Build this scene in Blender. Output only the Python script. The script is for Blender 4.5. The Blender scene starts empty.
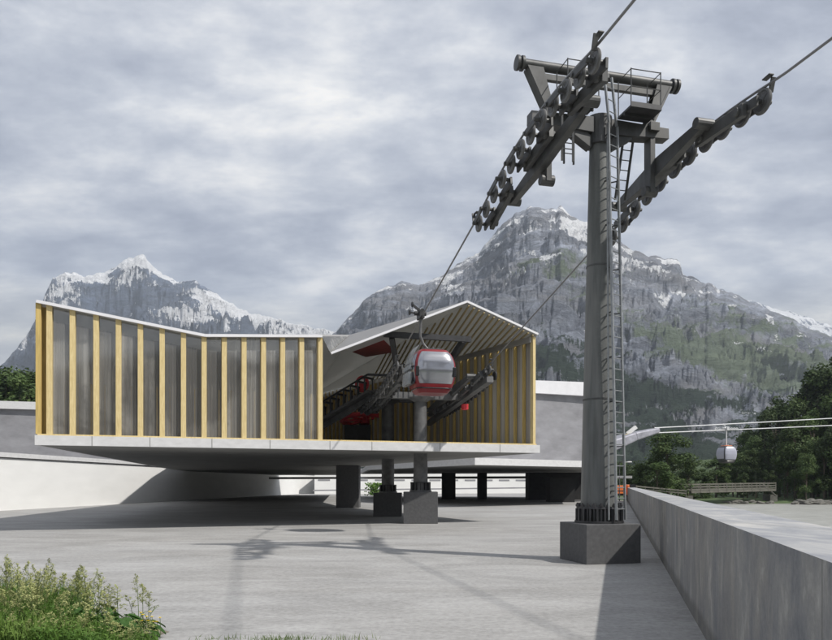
import bpy, bmesh, math, random
import numpy as np
from mathutils import Vector, Matrix

random.seed(7)
SC = bpy.context.scene
COL = SC.collection
R = math.radians

# ------------------------------------------------------------------ camera, sky, sun, exposure
EYE = 2.2
FPX = 720.0
HOR = 484.0
cam_d = bpy.data.cameras.new('camera')
cam_d.sensor_width = 36.0
cam_d.lens = FPX / 832.0 * 36.0
cam_d.shift_y = (HOR - 320.0) / 832.0
cam_d.clip_start = 0.1
cam_d.clip_end = 20000
cam = bpy.data.objects.new('camera', cam_d)
cam.location = (0, 0, EYE)
cam.rotation_euler = (R(90), 0, 0)
COL.objects.link(cam)
SC.camera = cam

SUNV = Vector((0.603, -0.348, 0.775)).normalized()      # towards the sun
SUN_EL = math.asin(SUNV.z)
SUN_AZ = math.atan2(SUNV.x, SUNV.y)

world = bpy.data.worlds.new('World')
SC.world = world
world.use_nodes = True
wn = world.node_tree
wn.nodes.clear()
def N(tree, kind, **kw):
    n = tree.nodes.new(kind)
    for k, v in kw.items():
        if k.startswith('in_'):
            n.inputs[k[3:].replace('_', ' ')].default_value = v
        else:
            setattr(n, k, v)
    return n
def math_node(t, op, a, b=None, clamp=False):
    n = t.nodes.new('ShaderNodeMath'); n.operation = op; n.use_clamp = clamp
    for i, v in enumerate((a, b)):
        if v is None: continue
        if isinstance(v, (int, float)): n.inputs[i].default_value = v
        else: t.links.new(v, n.inputs[i])
    return n.outputs[0]
def ramp(t, fac, stops):
    n = t.nodes.new('ShaderNodeValToRGB')
    cr = n.color_ramp
    while len(cr.elements) < len(stops): cr.elements.new(0.5)
    for e, (p, c) in zip(cr.elements, stops):
        e.position = p
        e.color = (c[0], c[1], c[2], 1) if not isinstance(c, (int, float)) else (c, c, c, 1)
    t.links.new(fac, n.inputs[0])
    return n.outputs[0]
def mixc(t, fac, a, b, mode='MIX'):
    n = t.nodes.new('ShaderNodeMix'); n.data_type = 'RGBA'; n.blend_type = mode
    for sock, v in ((n.inputs[0], fac), (n.inputs[6], a), (n.inputs[7], b)):
        if isinstance(v, (int, float)): sock.default_value = v
        elif isinstance(v, tuple): sock.default_value = (v[0], v[1], v[2], 1)
        else: t.links.new(v, sock)
    return n.outputs[2]

sky = N(wn, 'ShaderNodeTexSky', sky_type='NISHITA', sun_disc=False, sun_elevation=SUN_EL, sun_rotation=SUN_AZ)
tc = N(wn, 'ShaderNodeTexCoord')
sep = N(wn, 'ShaderNodeSeparateXYZ'); wn.links.new(tc.outputs['Generated'], sep.inputs[0])
zz = math_node(wn, 'MAXIMUM', sep.outputs[2], 0.0)
den = math_node(wn, 'ADD', zz, 0.24)
cx = math_node(wn, 'DIVIDE', sep.outputs[0], den)
cy = math_node(wn, 'DIVIDE', sep.outputs[1], den)
cmb = N(wn, 'ShaderNodeCombineXYZ'); wn.links.new(cx, cmb.inputs[0]); wn.links.new(cy, cmb.inputs[1])
mp = N(wn, 'ShaderNodeMapping'); mp.inputs['Location'].default_value = (5.35, 2.6, 0.0); mp.inputs['Scale'].default_value = (0.8, 1.15, 1)
wn.links.new(cmb.outputs[0], mp.inputs[0])
n1 = N(wn, 'ShaderNodeTexNoise', in_Scale=1.8, in_Detail=12.0, in_Roughness=0.53, in_Distortion=0.0)
wn.links.new(mp.outputs[0], n1.inputs['Vector'])
n2 = N(wn, 'ShaderNodeTexNoise', in_Scale=4.4, in_Detail=14.0, in_Roughness=0.60, in_Distortion=0.1)
wn.links.new(mp.outputs[0], n2.inputs['Vector'])
nn = math_node(wn, 'ADD', math_node(wn, 'MULTIPLY', n1.outputs[0], 0.54), math_node(wn, 'MULTIPLY', n2.outputs[0], 0.46))
cloud = ramp(wn, nn, [(0.39, (0.27, 0.30, 0.37)), (0.445, (0.37, 0.40, 0.475)), (0.49, (0.47, 0.50, 0.565)), (0.53, (0.585, 0.61, 0.66)), (0.575, (0.75, 0.76, 0.775)), (0.64, (1.0, 0.975, 0.93))])
up = ramp(wn, zz, [(0.0, (1.40, 1.28, 1.08)), (0.18, (1.38, 1.29, 1.10)), (0.25, (0.88, 0.90, 0.94)), (0.33, (0.94, 0.95, 0.98)), (0.46, (1.10, 1.10, 1.10)), (0.6, (1.04, 1.04, 1.05)), (1.0, (1.0, 1.0, 1.0))])
cloud2 = mixc(wn, 1.0, cloud, up, 'MULTIPLY')
cl10 = mixc(wn, 1.0, cloud2, (11.6, 11.6, 11.6), 'MULTIPLY')
fin = mixc(wn, 0.90, sky.outputs[0], cl10)
bg = N(wn, 'ShaderNodeBackground'); bg.inputs[1].default_value = 0.1
wn.links.new(fin, bg.inputs[0])
wo = N(wn, 'ShaderNodeOutputWorld'); wn.links.new(bg.outputs[0], wo.inputs[0])

sun_d = bpy.data.lights.new('sun', 'SUN')
sun_d.energy = 5.0
sun_d.angle = R(1.1)
sun_d.color = (1.0, 0.96, 0.90)
sun = bpy.data.objects.new('sun', sun_d)
sun.rotation_euler = (-SUNV).to_track_quat('-Z', 'Y').to_euler()
sun.location = (40, -30, 60)
COL.objects.link(sun)

SC.view_settings.view_transform = 'Standard'
SC.view_settings.look = 'None'
SC.view_settings.exposure = 0.0
SC.view_settings.gamma = 1.0
SC.view_settings.use_curve_mapping = False
SC.cycles.volume_bounces = 0
SC.cycles.transparent_max_bounces = 24

UP_ = Vector((0, 0, 1))
def W(px, py, d):
    return Vector(((px - 416.0) / FPX * d, d, EYE + (HOR - py) / FPX * d))

# ------------------------------------------------------------------ materials
def new_mat(name):
    m = bpy.data.materials.new(name); m.use_nodes = True
    t = m.node_tree; t.nodes.clear()
    out = N(t, 'ShaderNodeOutputMaterial')
    b = N(t, 'ShaderNodeBsdfPrincipled')
    t.links.new(b.outputs[0], out.inputs[0])
    return m, t, b, out
def coords(t, scale=(1, 1, 1), kind='Position'):
    if kind == 'Position':
        g = N(t, 'ShaderNodeNewGeometry'); o = g.outputs['Position']
    else:
        g = N(t, 'ShaderNodeTexCoord'); o = g.outputs['Object']
    m = N(t, 'ShaderNodeMapping'); m.inputs['Scale'].default_value = scale
    t.links.new(o, m.inputs[0])
    return m.outputs[0]
def noise(t, vec, scale, detail=5, rough=0.55, dist=0.0):
    n = N(t, 'ShaderNodeTexNoise', in_Scale=scale, in_Detail=float(detail), in_Roughness=rough, in_Distortion=dist)
    t.links.new(vec, n.inputs['Vector'])
    return n.outputs[0]
def bump(t, b, h, strength, dist):
    n = N(t, 'ShaderNodeBump'); n.inputs['Strength'].default_value = strength; n.inputs['Distance'].default_value = dist
    t.links.new(h, n.inputs['Height']); t.links.new(n.outputs[0], b.inputs['Normal'])
def simple(name, base, rough=0.6, metal=0.0, var=0.25, scale=(1, 1, 1), ns=3.0, bstr=0.15, bdist=0.01, kind='Position', spec=0.5, dirt=None):
    m, t, b, out = new_mat(name)
    v = coords(t, scale, kind)
    f = noise(t, v, ns, 7, 0.6)
    lo = tuple(c * (1 - var) for c in base); hi = tuple(min(1, c * (1 + var)) for c in base)
    c = ramp(t, f, [(0.3, lo), (0.7, hi)])
    if dirt:
        f2 = noise(t, v, ns * 0.23, 4, 0.6, 0.3)
        c = mixc(t, ramp(t, f2, [(0.5, 0.0), (0.68, 0.7)]), c, dirt)
    t.links.new(c, b.inputs['Base Color'])
    b.inputs['Roughness'].default_value = rough
    b.inputs['Metallic'].default_value = metal
    b.inputs['Specular IOR Level'].default_value = spec
    if bstr: bump(t, b, f, bstr, bdist)
    return m
M = {}
M['steel'] = simple('weathered_dark_steel', (0.070, 0.071, 0.071), 0.5, 0.3, 0.4, (1, 1, 0.5), 2.5, 0.1, dirt=(0.12, 0.118, 0.11))
M['steel_black'] = simple('black_steel', (0.035, 0.035, 0.037), 0.5, 0.1, 0.3, (1, 1, 1), 4)
M['steel_mid'] = simple('station_steel', (0.12, 0.12, 0.12), 0.5, 0.2, 0.3, (1, 1, 1), 3)
M['column'] = simple('painted_column_steel', (0.105, 0.11, 0.107), 0.6, 0.0, 0.28, (3, 3, 0.35), 2.2, 0.08, dirt=(0.20, 0.20, 0.19))
M['galv'] = simple('galvanised_steel', (0.27, 0.28, 0.285), 0.4, 0.5, 0.2, (1, 1, 1), 6, 0.05)
M['rubber'] = simple('wheel_rubber', (0.03, 0.03, 0.03), 0.7, 0, 0.3)
M['rope'] = simple('steel_rope', (0.22, 0.22, 0.225), 0.4, 0.5, 0.25, (1, 1, 1), 30, 0.2)
M['rope_pale'] = simple('pale_rope', (0.62, 0.63, 0.64), 0.5, 0.1, 0.1)
M['base'] = simple('dark_cast_concrete', (0.085, 0.085, 0.087), 0.8, 0, 0.16, (1, 1, 1), 9, 0.2)
M['slab'] = simple('pale_slab_concrete', (0.60, 0.60, 0.60), 0.75, 0, 0.08, (1, 1, 2), 2.5, 0.1)
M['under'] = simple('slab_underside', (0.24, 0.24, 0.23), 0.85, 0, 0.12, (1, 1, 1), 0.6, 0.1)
M['roofedge'] = simple('white_roof_sheet', (0.72, 0.72, 0.74), 0.5, 0, 0.05, (1, 1, 1), 1)
M['soffit'] = simple('grey_soffit_panel', (0.27, 0.26, 0.245), 0.6, 0, 0.5, (0.5, 0.2, 1), 0.6, 0.05)  # strong dark patches in the colour imitate a mirror-like pattern
def lucent(m, k):
    t = m.node_tree; b = next(n for n in t.nodes if n.type == 'BSDF_PRINCIPLED'); out = next(n for n in t.nodes if n.type == 'OUTPUT_MATERIAL')
    tr = N(t, 'ShaderNodeBsdfTranslucent'); tr.inputs[0].default_value = (.9, .9, .88, 1); mx = N(t, 'ShaderNodeMixShader'); mx.inputs[0].default_value = k
    t.links.new(b.outputs[0], mx.inputs[1]); t.links.new(tr.outputs[0], mx.inputs[2]); t.links.new(mx.outputs[0], out.inputs[0])
lucent(M['soffit'], 0.42)
M['soffit'].node_tree.nodes['Principled BSDF'].inputs['Roughness'].default_value = 0.12
M['soffit'].node_tree.nodes['Principled BSDF'].inputs['Specular IOR Level'].default_value = 1.0
M['roofskin'] = simple('milky_roof_sheet', (0.42, 0.42, 0.44), 0.5, 0, 0.05, (1, 1, 1), 1); lucent(M['roofskin'], 0.6)
M['red'] = simple('red_paint', (0.20, 0.010, 0.015), 0.35, 0, 0.12)
M['redmatt'] = simple('red_machine_paint', (0.62, 0.04, 0.05), 0.5, 0, 0.15)
M['orange'] = simple('orange_paint', (0.75, 0.18, 0.04), 0.5, 0, 0.1)
M['whitepaint'] = simple('white_wall_paint', (0.76, 0.76, 0.745), 0.8, 0, 0.04, (0.3, 0.3, 1), 1.0, 0.05)
M['greywall'] = simple('grey_render_wall', (0.25, 0.25, 0.265), 0.8, 0, 0.2, (0.4, 0.4, 0.8), 1.2, 0.1)
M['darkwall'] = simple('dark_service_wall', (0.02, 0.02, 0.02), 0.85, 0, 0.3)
M['blackglass'] = simple('black_trim', (0.015, 0.015, 0.017), 0.25, 0, 0.1, bstr=0)
M['bark'] = simple('bark', (0.10, 0.08, 0.06), 0.9, 0, 0.3, (1, 1, 0.3), 8, 0.4, 0.03)
M['board'] = simple('weathered_bridge_boards', (0.12, 0.115, 0.095), 0.85, 0, 0.3, (0.3, 0.3, 3), 3, 0.1)
M['stone'] = simple('river_stone', (0.13, 0.125, 0.11), 0.9, 0, 0.35, (1, 1, 1), 2, 0.5, 0.1)

def timber():
    m, t, b, out = new_mat('larch_timber')
    v = coords(t, (9, 9, 0.7))
    f = noise(t, v, 3, 8, 0.65, 0.4)
    v2 = coords(t, (0.7, 0.7, 2.2)); f2 = noise(t, v2, 2.2, 4)
    c = ramp(t, f, [(0.25, (0.47, 0.35, 0.15)), (0.5, (0.64, 0.51, 0.25)), (0.75, (0.76, 0.64, 0.36))])
    c = mixc(t, ramp(t, f2, [(0.3, 0.0), (0.8, 0.35)]), c, (0.52, 0.40, 0.19))
    t.links.new(c, b.inputs['Base Color']); b.inputs['Roughness'].default_value = 0.7
    bump(t, b, f, 0.25, 0.01)
    return m
M['timber'] = timber()
M['timberdark'] = simple('inner_timber', (0.52, 0.38, 0.13), 0.7, 0, 0.2, (6, 6, 0.6), 2)

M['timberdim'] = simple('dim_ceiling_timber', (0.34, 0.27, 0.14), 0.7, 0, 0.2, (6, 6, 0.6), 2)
def concrete_ground():
    m, t, b, out = new_mat('plaza_concrete')
    v = coords(t, (0.28, 0.62, 1)); f = noise(t, v, 1.0, 10, 0.66, 0.8)
    v2 = coords(t, (0.09, 0.16, 1)); f2 = noise(t, v2, 1.0, 5, 0.6, 0.8)
    v3 = coords(t, (1, 1, 1)); f3 = noise(t, v3, 9, 8, 0.7)
    v4 = coords(t, (0.8, 1.9, 1)); f4 = noise(t, v4, 1.6, 9, 0.75, 0.5)
    c = ramp(t, f, [(0.36, (0.15, 0.147, 0.14)), (0.5, (0.28, 0.275, 0.266)), (0.64, (0.46, 0.455, 0.445))])
    c = mixc(t, 0.45, c, ramp(t, f2, [(0.36, (0.21, 0.20, 0.185)), (0.64, (0.41, 0.41, 0.41))]))
    c = mixc(t, ramp(t, f4, [(0.54, 0.0), (0.70, 0.7)]), c, (0.42, 0.415, 0.405))
    c = mixc(t, ramp(t, f4, [(0.30, 0.6), (0.45, 0.0)]), c, (0.21, 0.206, 0.198))
    c = mixc(t, 0.42, c, ramp(t, f3, [(0.32, (0.17, 0.167, 0.16)), (0.68, (0.46, 0.455, 0.445))]))
    t.links.new(c, b.inputs['Base Color']); b.inputs['Roughness'].default_value = 0.85
    h = math_node(t, 'ADD', f3, math_node(t, 'MULTIPLY', f4, 1.5))
    bump(t, b, h, 0.35, 0.02)
    return m
M['ground'] = concrete_ground()
def river_wall_mat():
    m, t, b, out = new_mat('streaked_wall_concrete')
    v = coords(t, (1.8, 1.3, 0.75)); f = noise(t, v, 1.3, 10, 0.7, 0.4)
    v2 = coords(t, (1, 0.5, 0.25)); f2 = noise(t, v2, 1.0, 5, 0.6)
    v3 = coords(t, (1, 1, 1)); f3 = noise(t, v3, 22, 5, 0.7)
    c = ramp(t, f, [(0.34, (0.13, 0.14, 0.16)), (0.45, (0.21, 0.213, 0.22)), (0.56, (0.29, 0.285, 0.27)), (0.66, (0.47, 0.455, 0.425))])
    c = mixc(t, ramp(t, f2, [(0.45, 0.0), (0.7, 0.45)]), c, (0.26, 0.225, 0.175))
    c = mixc(t, 0.25, c, ramp(t, f3, [(0.3, (0.10, 0.10, 0.10)), (0.7, (0.30, 0.30, 0.30))]))
    g = N(t, 'ShaderNodeNewGeometry'); sp = N(t, 'ShaderNodeSeparateXYZ'); t.links.new(g.outputs['Normal'], sp.inputs[0])
    pp = N(t, 'ShaderNodeSeparateXYZ'); t.links.new(g.outputs['Position'], pp.inputs[0])
    jl = math_node(t, 'LESS_THAN', math_node(t, 'PINGPONG', pp.outputs[1], 2.2), 0.010)
    c = mixc(t, math_node(t, 'MULTIPLY', jl, 0.55), c, (0.05, 0.05, 0.05))
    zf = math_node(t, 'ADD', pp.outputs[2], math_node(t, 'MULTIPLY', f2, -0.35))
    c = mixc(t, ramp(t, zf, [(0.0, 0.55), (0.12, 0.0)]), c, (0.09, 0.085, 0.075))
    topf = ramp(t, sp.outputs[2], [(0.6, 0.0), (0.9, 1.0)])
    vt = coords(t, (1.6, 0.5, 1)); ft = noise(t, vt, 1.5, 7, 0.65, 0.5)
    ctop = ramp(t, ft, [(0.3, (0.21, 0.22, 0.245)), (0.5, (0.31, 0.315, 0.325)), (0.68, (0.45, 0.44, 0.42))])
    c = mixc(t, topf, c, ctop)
    t.links.new(c, b.inputs['Base Color']); b.inputs['Roughness'].default_value = 0.85
    bump(t, b, f, 0.3, 0.02)
    return m
M['riverwall'] = river_wall_mat()
def water_mat():
    m, t, b, out = new_mat('silty_river_water')
    v = coords(t, (0.25, 0.8, 1)); f = noise(t, v, 2.0, 7, 0.65, 0.5)
    v2 = coords(t, (0.02, 0.09, 1)); f2 = noise(t, v2, 1.0, 5, 0.6, 0.5)
    c = ramp(t, f, [(0.36, (0.22, 0.22, 0.20)), (0.64, (0.42, 0.42, 0.39))])
    c = mixc(t, ramp(t, f2, [(0.4, 0.0), (0.7, 0.5)]), c, (0.22, 0.215, 0.18))
    t.links.new(c, b.inputs['Base Color']); b.inputs['Roughness'].default_value = 0.45
    bump(t, b, f, 0.5, 0.08)
    return m
M['water'] = water_mat()
def meadow_mat():
    m, t, b, out = new_mat('valley_meadow')
    v = coords(t); f = noise(t, v, 0.25, 8, 0.65)
    c = ramp(t, f, [(0.3, (0.035, 0.06, 0.018)), (0.55, (0.06, 0.095, 0.03)), (0.75, (0.11, 0.13, 0.05))])
    t.links.new(c, b.inputs['Base Color']); b.inputs['Roughness'].default_value = 0.9
    bump(t, b, f, 0.4, 0.2)
    return m
M['meadow'] = meadow_mat()
def leaf_mat(name, c0, c1, c2, rnd=0.35):
    m, t, b, out = new_mat(name)
    oi = N(t, 'ShaderNodeObjectInfo')
    v = coords(t); f = noise(t, v, 0.9, 4, 0.6)
    c = ramp(t, f, [(0.3, c0), (0.5, c1), (0.72, c2)])
    k = math_node(t, 'ADD', math_node(t, 'MULTIPLY', oi.outputs['Random'], rnd * 2), 1 - rnd)
    hs = N(t, 'ShaderNodeHueSaturation'); t.links.new(k, hs.inputs['Value']); t.links.new(c, hs.inputs['Color'])
    t.links.new(hs.outputs[0], b.inputs['Base Color'])
    b.inputs['Roughness'].default_value = 0.65; b.inputs['Specular IOR Level'].default_value = 0.25
    tr = N(t, 'ShaderNodeBsdfTranslucent'); t.links.new(hs.outputs[0], tr.inputs[0])
    mx = N(t, 'ShaderNodeMixShader'); mx.inputs[0].default_value = 0.25
    t.links.new(b.outputs[0], mx.inputs[1]); t.links.new(tr.outputs[0], mx.inputs[2]); t.links.new(mx.outputs[0], out.inputs[0])
    return m
M['leaf'] = leaf_mat('broadleaf_foliage', (0.040, 0.070, 0.022), (0.064, 0.102, 0.032), (0.105, 0.140, 0.046))
M['leafdark'] = leaf_mat('conifer_foliage', (0.022, 0.040, 0.018), (0.035, 0.058, 0.026), (0.05, 0.078, 0.034), 0.25)
M['grass'] = leaf_mat('meadow_grass', (0.045, 0.10, 0.016), (0.085, 0.165, 0.028), (0.17, 0.25, 0.06), 0.1)
M['seed'] = leaf_mat('pale_seed_heads', (0.24, 0.27, 0.09), (0.35, 0.37, 0.15), (0.46, 0.46, 0.22), 0.2)
M['stemgreen'] = leaf_mat('green_stem', (0.10, 0.15, 0.05), (0.14, 0.19, 0.07), (0.19, 0.22, 0.09), 0.2)
M['broad'] = leaf_mat('broad_leaf', (0.04, 0.10, 0.02), (0.06, 0.13, 0.03), (0.10, 0.18, 0.05), 0.15)
M['yellow'] = simple('yellow_petals', (0.80, 0.58, 0.03), 0.7, 0, 0.1, bstr=0)
M['purple'] = simple('purple_petals', (0.42, 0.18, 0.42), 0.7, 0, 0.15, bstr=0)

def pane_mat(name, tint, refl, rough=0.03, base=(0.02, 0.02, 0.022)):
    m, t, b, out = new_mat(name)
    b.inputs['Base Color'].default_value = (*base, 1); b.inputs['Roughness'].default_value = rough
    b.inputs['Specular IOR Level'].default_value = 0.9; b.inputs['Metallic'].default_value = 0.0
    g = N(t, 'ShaderNodeBsdfGlossy'); g.inputs['Roughness'].default_value = rough; g.inputs['Color'].default_value = (0.85, 0.87, 0.9, 1)
    tr = N(t, 'ShaderNodeBsdfTransparent'); tr.inputs[0].default_value = (*tint, 1)
    mx = N(t, 'ShaderNodeMixShader'); mx.inputs[0].default_value = refl
    t.links.new(tr.outputs[0], mx.inputs[1]); t.links.new(g.outputs[0], mx.inputs[2]); t.links.new(mx.outputs[0], out.inputs[0])
    return m
def facade_glass():
    m, t, b, out = new_mat('frosted_facade_glass')
    v = coords(t, (3.4, 3.4, 0.05)); f = noise(t, v, 1.3, 6, 0.7)
    v2 = coords(t, (0.16, 0.16, 0.20)); v2.node.inputs['Rotation'].default_value = (0, R(30), 0); f2 = noise(t, v2, 1.0, 8, 0.6, 0.6)
    c = ramp(t, f, [(0.34, (0.24, 0.235, 0.22)), (0.5, (0.37, 0.365, 0.345)), (0.64, (0.62, 0.61, 0.58))])
    c = mixc(t, ramp(t, f2, [(0.47, 0.0), (0.53, 0.75)]), c, (0.14, 0.14, 0.135))  # slanting dark shapes in the colour imitate a mirrored mountainside
    t.links.new(c, b.inputs['Base Color']); b.inputs['Roughness'].default_value = 0.6
    g = N(t, 'ShaderNodeBsdfGlossy'); g.inputs['Roughness'].default_value = 0.06; g.inputs['Color'].default_value = (0.85, 0.86, 0.87, 1)
    tr = N(t, 'ShaderNodeBsdfTransparent'); tr.inputs[0].default_value = (.7, .7, .68, 1)
    m1 = N(t, 'ShaderNodeMixShader'); m1.inputs[0].default_value = 0.42
    t.links.new(tr.outputs[0], m1.inputs[1]); t.links.new(b.outputs[0], m1.inputs[2])
    m2 = N(t, 'ShaderNodeMixShader'); m2.inputs[0].default_value = 0.17
    t.links.new(m1.outputs[0], m2.inputs[1]); t.links.new(g.outputs[0], m2.inputs[2]); t.links.new(m2.outputs[0], out.inputs[0])
    return m
M['pane'] = facade_glass()
def cabin_glass():
    m, t, b, out = new_mat('cabin_window_glass')
    b.inputs['Base Color'].default_value = (0.10, 0.105, 0.12, 1); b.inputs['Roughness'].default_value = 0.3
    g = N(t, 'ShaderNodeBsdfGlossy'); g.inputs['Roughness'].default_value = 0.15; g.inputs['Color'].default_value = (0.85, 0.85, 0.9, 1)
    mx = N(t, 'ShaderNodeMixShader'); mx.inputs[0].default_value = 0.29
    t.links.new(b.outputs[0], mx.inputs[1]); t.links.new(g.outputs[0], mx.inputs[2]); t.links.new(mx.outputs[0], out.inputs[0])
    return m
M['cabinglass'] = cabin_glass()
def curtain_mat():
    m, t, b, out = new_mat('inner_curtain_panels')
    v = coords(t, (2.4, 2.4, 0.02)); f = noise(t, v, 1.6, 6, 0.7)
    c = ramp(t, f, [(0.3, (0.27, 0.25, 0.225)), (0.5, (0.42, 0.40, 0.37)), (0.68, (0.66, 0.64, 0.60))])
    t.links.new(c, b.inputs['Base Color']); b.inputs['Roughness'].default_value = 0.8
    bump(t, b, f, 0.5, 0.1)
    return m
M['curtain'] = curtain_mat()

# ------------------------------------------------------------------ mesh helpers
class MB:
    def __init__(s): s.v = []; s.f = []
    def add(s, vs, fs):
        o = len(s.v); s.v += [tuple(v) for v in vs]; s.f += [tuple(i + o for i in f) for f in fs]
    def box(s, c, size, ax=None):
        ax = ax or (Vector((1, 0, 0)), Vector((0, 1, 0)), Vector((0, 0, 1)))
        c = Vector(c); h = [k / 2 for k in size]
        vs = [c + ax[0] * (a * h[0]) + ax[1] * (b * h[1]) + ax[2] * (d * h[2]) for a in (-1, 1) for b in (-1, 1) for d in (-1, 1)]
        s.add(vs, [(0, 1, 3, 2), (4, 6, 7, 5), (0, 4, 5, 1), (2, 3, 7, 6), (0, 2, 6, 4), (1, 5, 7, 3)])
    def beam(s, p, q, w, h, up=Vector((0, 0, 1)), w2=None, h2=None):
        p = Vector(p); q = Vector(q); d = (q - p).normalized()
        side = d.cross(up)
        if side.length < 1e-4: side = Vector((1, 0, 0))
        side.normalize(); u = side.cross(d).normalized()
        w2 = w if w2 is None else w2; h2 = h if h2 is None else h2
        vs = [p + side * (a * w / 2) + u * (b * h / 2) for a, b in ((-1, -1), (1, -1), (1, 1), (-1, 1))] + \
             [q + side * (a * w2 / 2) + u * (b * h2 / 2) for a, b in ((-1, -1), (1, -1), (1, 1), (-1, 1))]
        s.add(vs, [(0, 3, 2, 1), (4, 5, 6, 7), (0, 1, 5, 4), (1, 2, 6, 5), (2, 3, 7, 6), (3, 0, 4, 7)])
    def tube(s, p, q, r0, r1=None, n=12, cap=True):
        r1 = r0 if r1 is None else r1
        p = Vector(p); q = Vector(q); d = (q - p).normalized()
        a = d.orthogonal().normalized(); b = d.cross(a)
        vs = []
        for P, r in ((p, r0), (q, r1)):
            for i in range(n):
                t = 2 * math.pi * i / n
                vs.append(P + a * (math.cos(t) * r) + b * (math.sin(t) * r))
        fs = [(i, (i + 1) % n, n + (i + 1) % n, n + i) for i in range(n)]
        if cap: fs += [tuple(range(n - 1, -1, -1)), tuple(range(n, 2 * n))]
        s.add(vs, fs)
    def path(s, pts, r, n=6):
        pts = [Vector(p) for p in pts]; vs = []; fs = []
        for k, P in enumerate(pts):
            d = (pts[min(k + 1, len(pts) - 1)] - pts[max(k - 1, 0)]).normalized()
            a = d.cross(Vector((0.123, 0.05, 1))).normalized(); b = d.cross(a)
            rr = r[k] if isinstance(r, (list, tuple)) else r
            for i in range(n):
                t = 2 * math.pi * i / n
                vs.append(P + a * (math.cos(t) * rr) + b * (math.sin(t) * rr))
        for k in range(len(pts) - 1):
            for i in range(n):
                j = (i + 1) % n
                fs.append((k * n + i, k * n + j, (k + 1) * n + j, (k + 1) * n + i))
        fs += [tuple(range(n - 1, -1, -1)), tuple(range((len(pts) - 1) * n, len(pts) * n))]
        s.add(vs, fs)
    def prism(s, poly, z0, z1):                       # polygon in plan, z0/z1 numbers or lists
        n = len(poly)
        za = z0 if isinstance(z0, (list, tuple)) else [z0] * n
        zb = z1 if isinstance(z1, (list, tuple)) else [z1] * n
        vs = [(p[0], p[1], za[i]) for i, p in enumerate(poly)] + [(p[0], p[1], zb[i]) for i, p in enumerate(poly)]
        fs = [tuple(range(n - 1, -1, -1)), tuple(range(n, 2 * n))] + [(i, (i + 1) % n, n + (i + 1) % n, n + i) for i in range(n)]
        s.add(vs, fs)
    def ring(s, c, axis, R_, r_, n=28, m=8, sq=1.0):  # torus
        c = Vector(c); axis = Vector(axis).normalized(); a = axis.orthogonal().normalized(); b = axis.cross(a)
        vs = []; fs = []
        for i in range(n):
            t = 2 * math.pi * i / n; e = a * math.cos(t) + b * math.sin(t)
            for j in range(m):
                p = 2 * math.pi * j / m
                vs.append(c + e * (R_ + r_ * math.cos(p)) + axis * (r_ * sq * math.sin(p)))
        for i in range(n):
            for j in range(m):
                fs.append((i * m + j, ((i + 1) % n) * m + j, ((i + 1) % n) * m + (j + 1) % m, i * m + (j + 1) % m))
        s.add(vs, fs)
    def build(s, name, mat, parent=None, smooth=False, bevel=0.0, origin=None, keep=False):
        if parent is not None: org = root_loc(parent)
        else: org = Vector(origin) if origin is not None else Vector((0, 0, 0))
        me = bpy.data.meshes.new(name)
        me.from_pydata([(v[0] - org.x, v[1] - org.y, v[2] - org.z) for v in s.v], [], s.f)
        me.update()
        bm = bmesh.new(); bm.from_mesh(me)
        if not keep: bmesh.ops.recalc_face_normals(bm, faces=bm.faces)
        bm.to_mesh(me); bm.free()
        mats = mat if isinstance(mat, list) else [mat]
        for x in mats: me.materials.append(x)
        if smooth:
            me.polygons.foreach_set('use_smooth', [True] * len(me.polygons))
            try: me.set_sharp_from_angle(angle=R(38))
            except Exception: pass
        o = bpy.data.objects.new(name, me); COL.objects.link(o)
        if parent is not None: o.parent = parent
        else: o.location = org
        if bevel:
            md = o.modifiers.new('bevel', 'BEVEL'); md.width = bevel; md.segments = 2; md.limit_method = 'ANGLE'; md.angle_limit = R(50)
        return o
def root_loc(o):
    L = Vector((0, 0, 0))
    while o is not None:
        L += Vector(o.location); o = o.parent
    return L
def tag(o, label=None, cat=None, group=None, kind=None):
    if label: o['label'] = label
    if cat: o['category'] = cat
    if group: o['group'] = group
    if kind: o['kind'] = kind
    return o
def empty(name, loc, label, cat, group=None):
    o = bpy.data.objects.new(name, None); o.empty_display_size = 0.2; o.location = loc; COL.objects.link(o)
    return tag(o, label, cat, group)
def copy_tree(root, loc, rz=0.0, scale=1.0, label=None, group=None):
    r = root.copy(); COL.objects.link(r); r.location = loc; r.rotation_euler = (0, 0, rz); r.scale = (scale,) * 3 if not isinstance(scale, tuple) else scale
    if label: r['label'] = label
    if group: r['group'] = group
    for ch in root.children:
        c = ch.copy(); COL.objects.link(c); c.parent = r
    return r

# ------------------------------------------------------------------ numpy noise
def vn(x, y, seed):
    xi = np.floor(x).astype(np.int64); yi = np.floor(y).astype(np.int64)
    fx = x - xi; fy = y - yi
    fx = fx * fx * fx * (fx * (fx * 6 - 15) + 10); fy = fy * fy * fy * (fy * (fy * 6 - 15) + 10)
    def h(a, b):
        n = (a * 374761393 + b * 668265263 + seed * 1442695041) & 0xFFFFFFFF
        n = ((n ^ (n >> 13)) * 1274126177) & 0xFFFFFFFF
        return ((n ^ (n >> 16)) & 0xFFFF) / 65535.0
    a = h(xi, yi); b = h(xi + 1, yi); c = h(xi, yi + 1); d = h(xi + 1, yi + 1)
    return (a + (b - a) * fx) * (1 - fy) + (c + (d - c) * fx) * fy
def fbm(x, y, seed, o=5, g=0.5):
    s = 0; a = 1; t = 0
    for k in range(o):
        s = s + a * (vn(x * 2 ** k + 17.3 * k, y * 2 ** k - 9.1 * k, seed + k) * 2 - 1); t += a; a *= g
    return s / t
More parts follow.
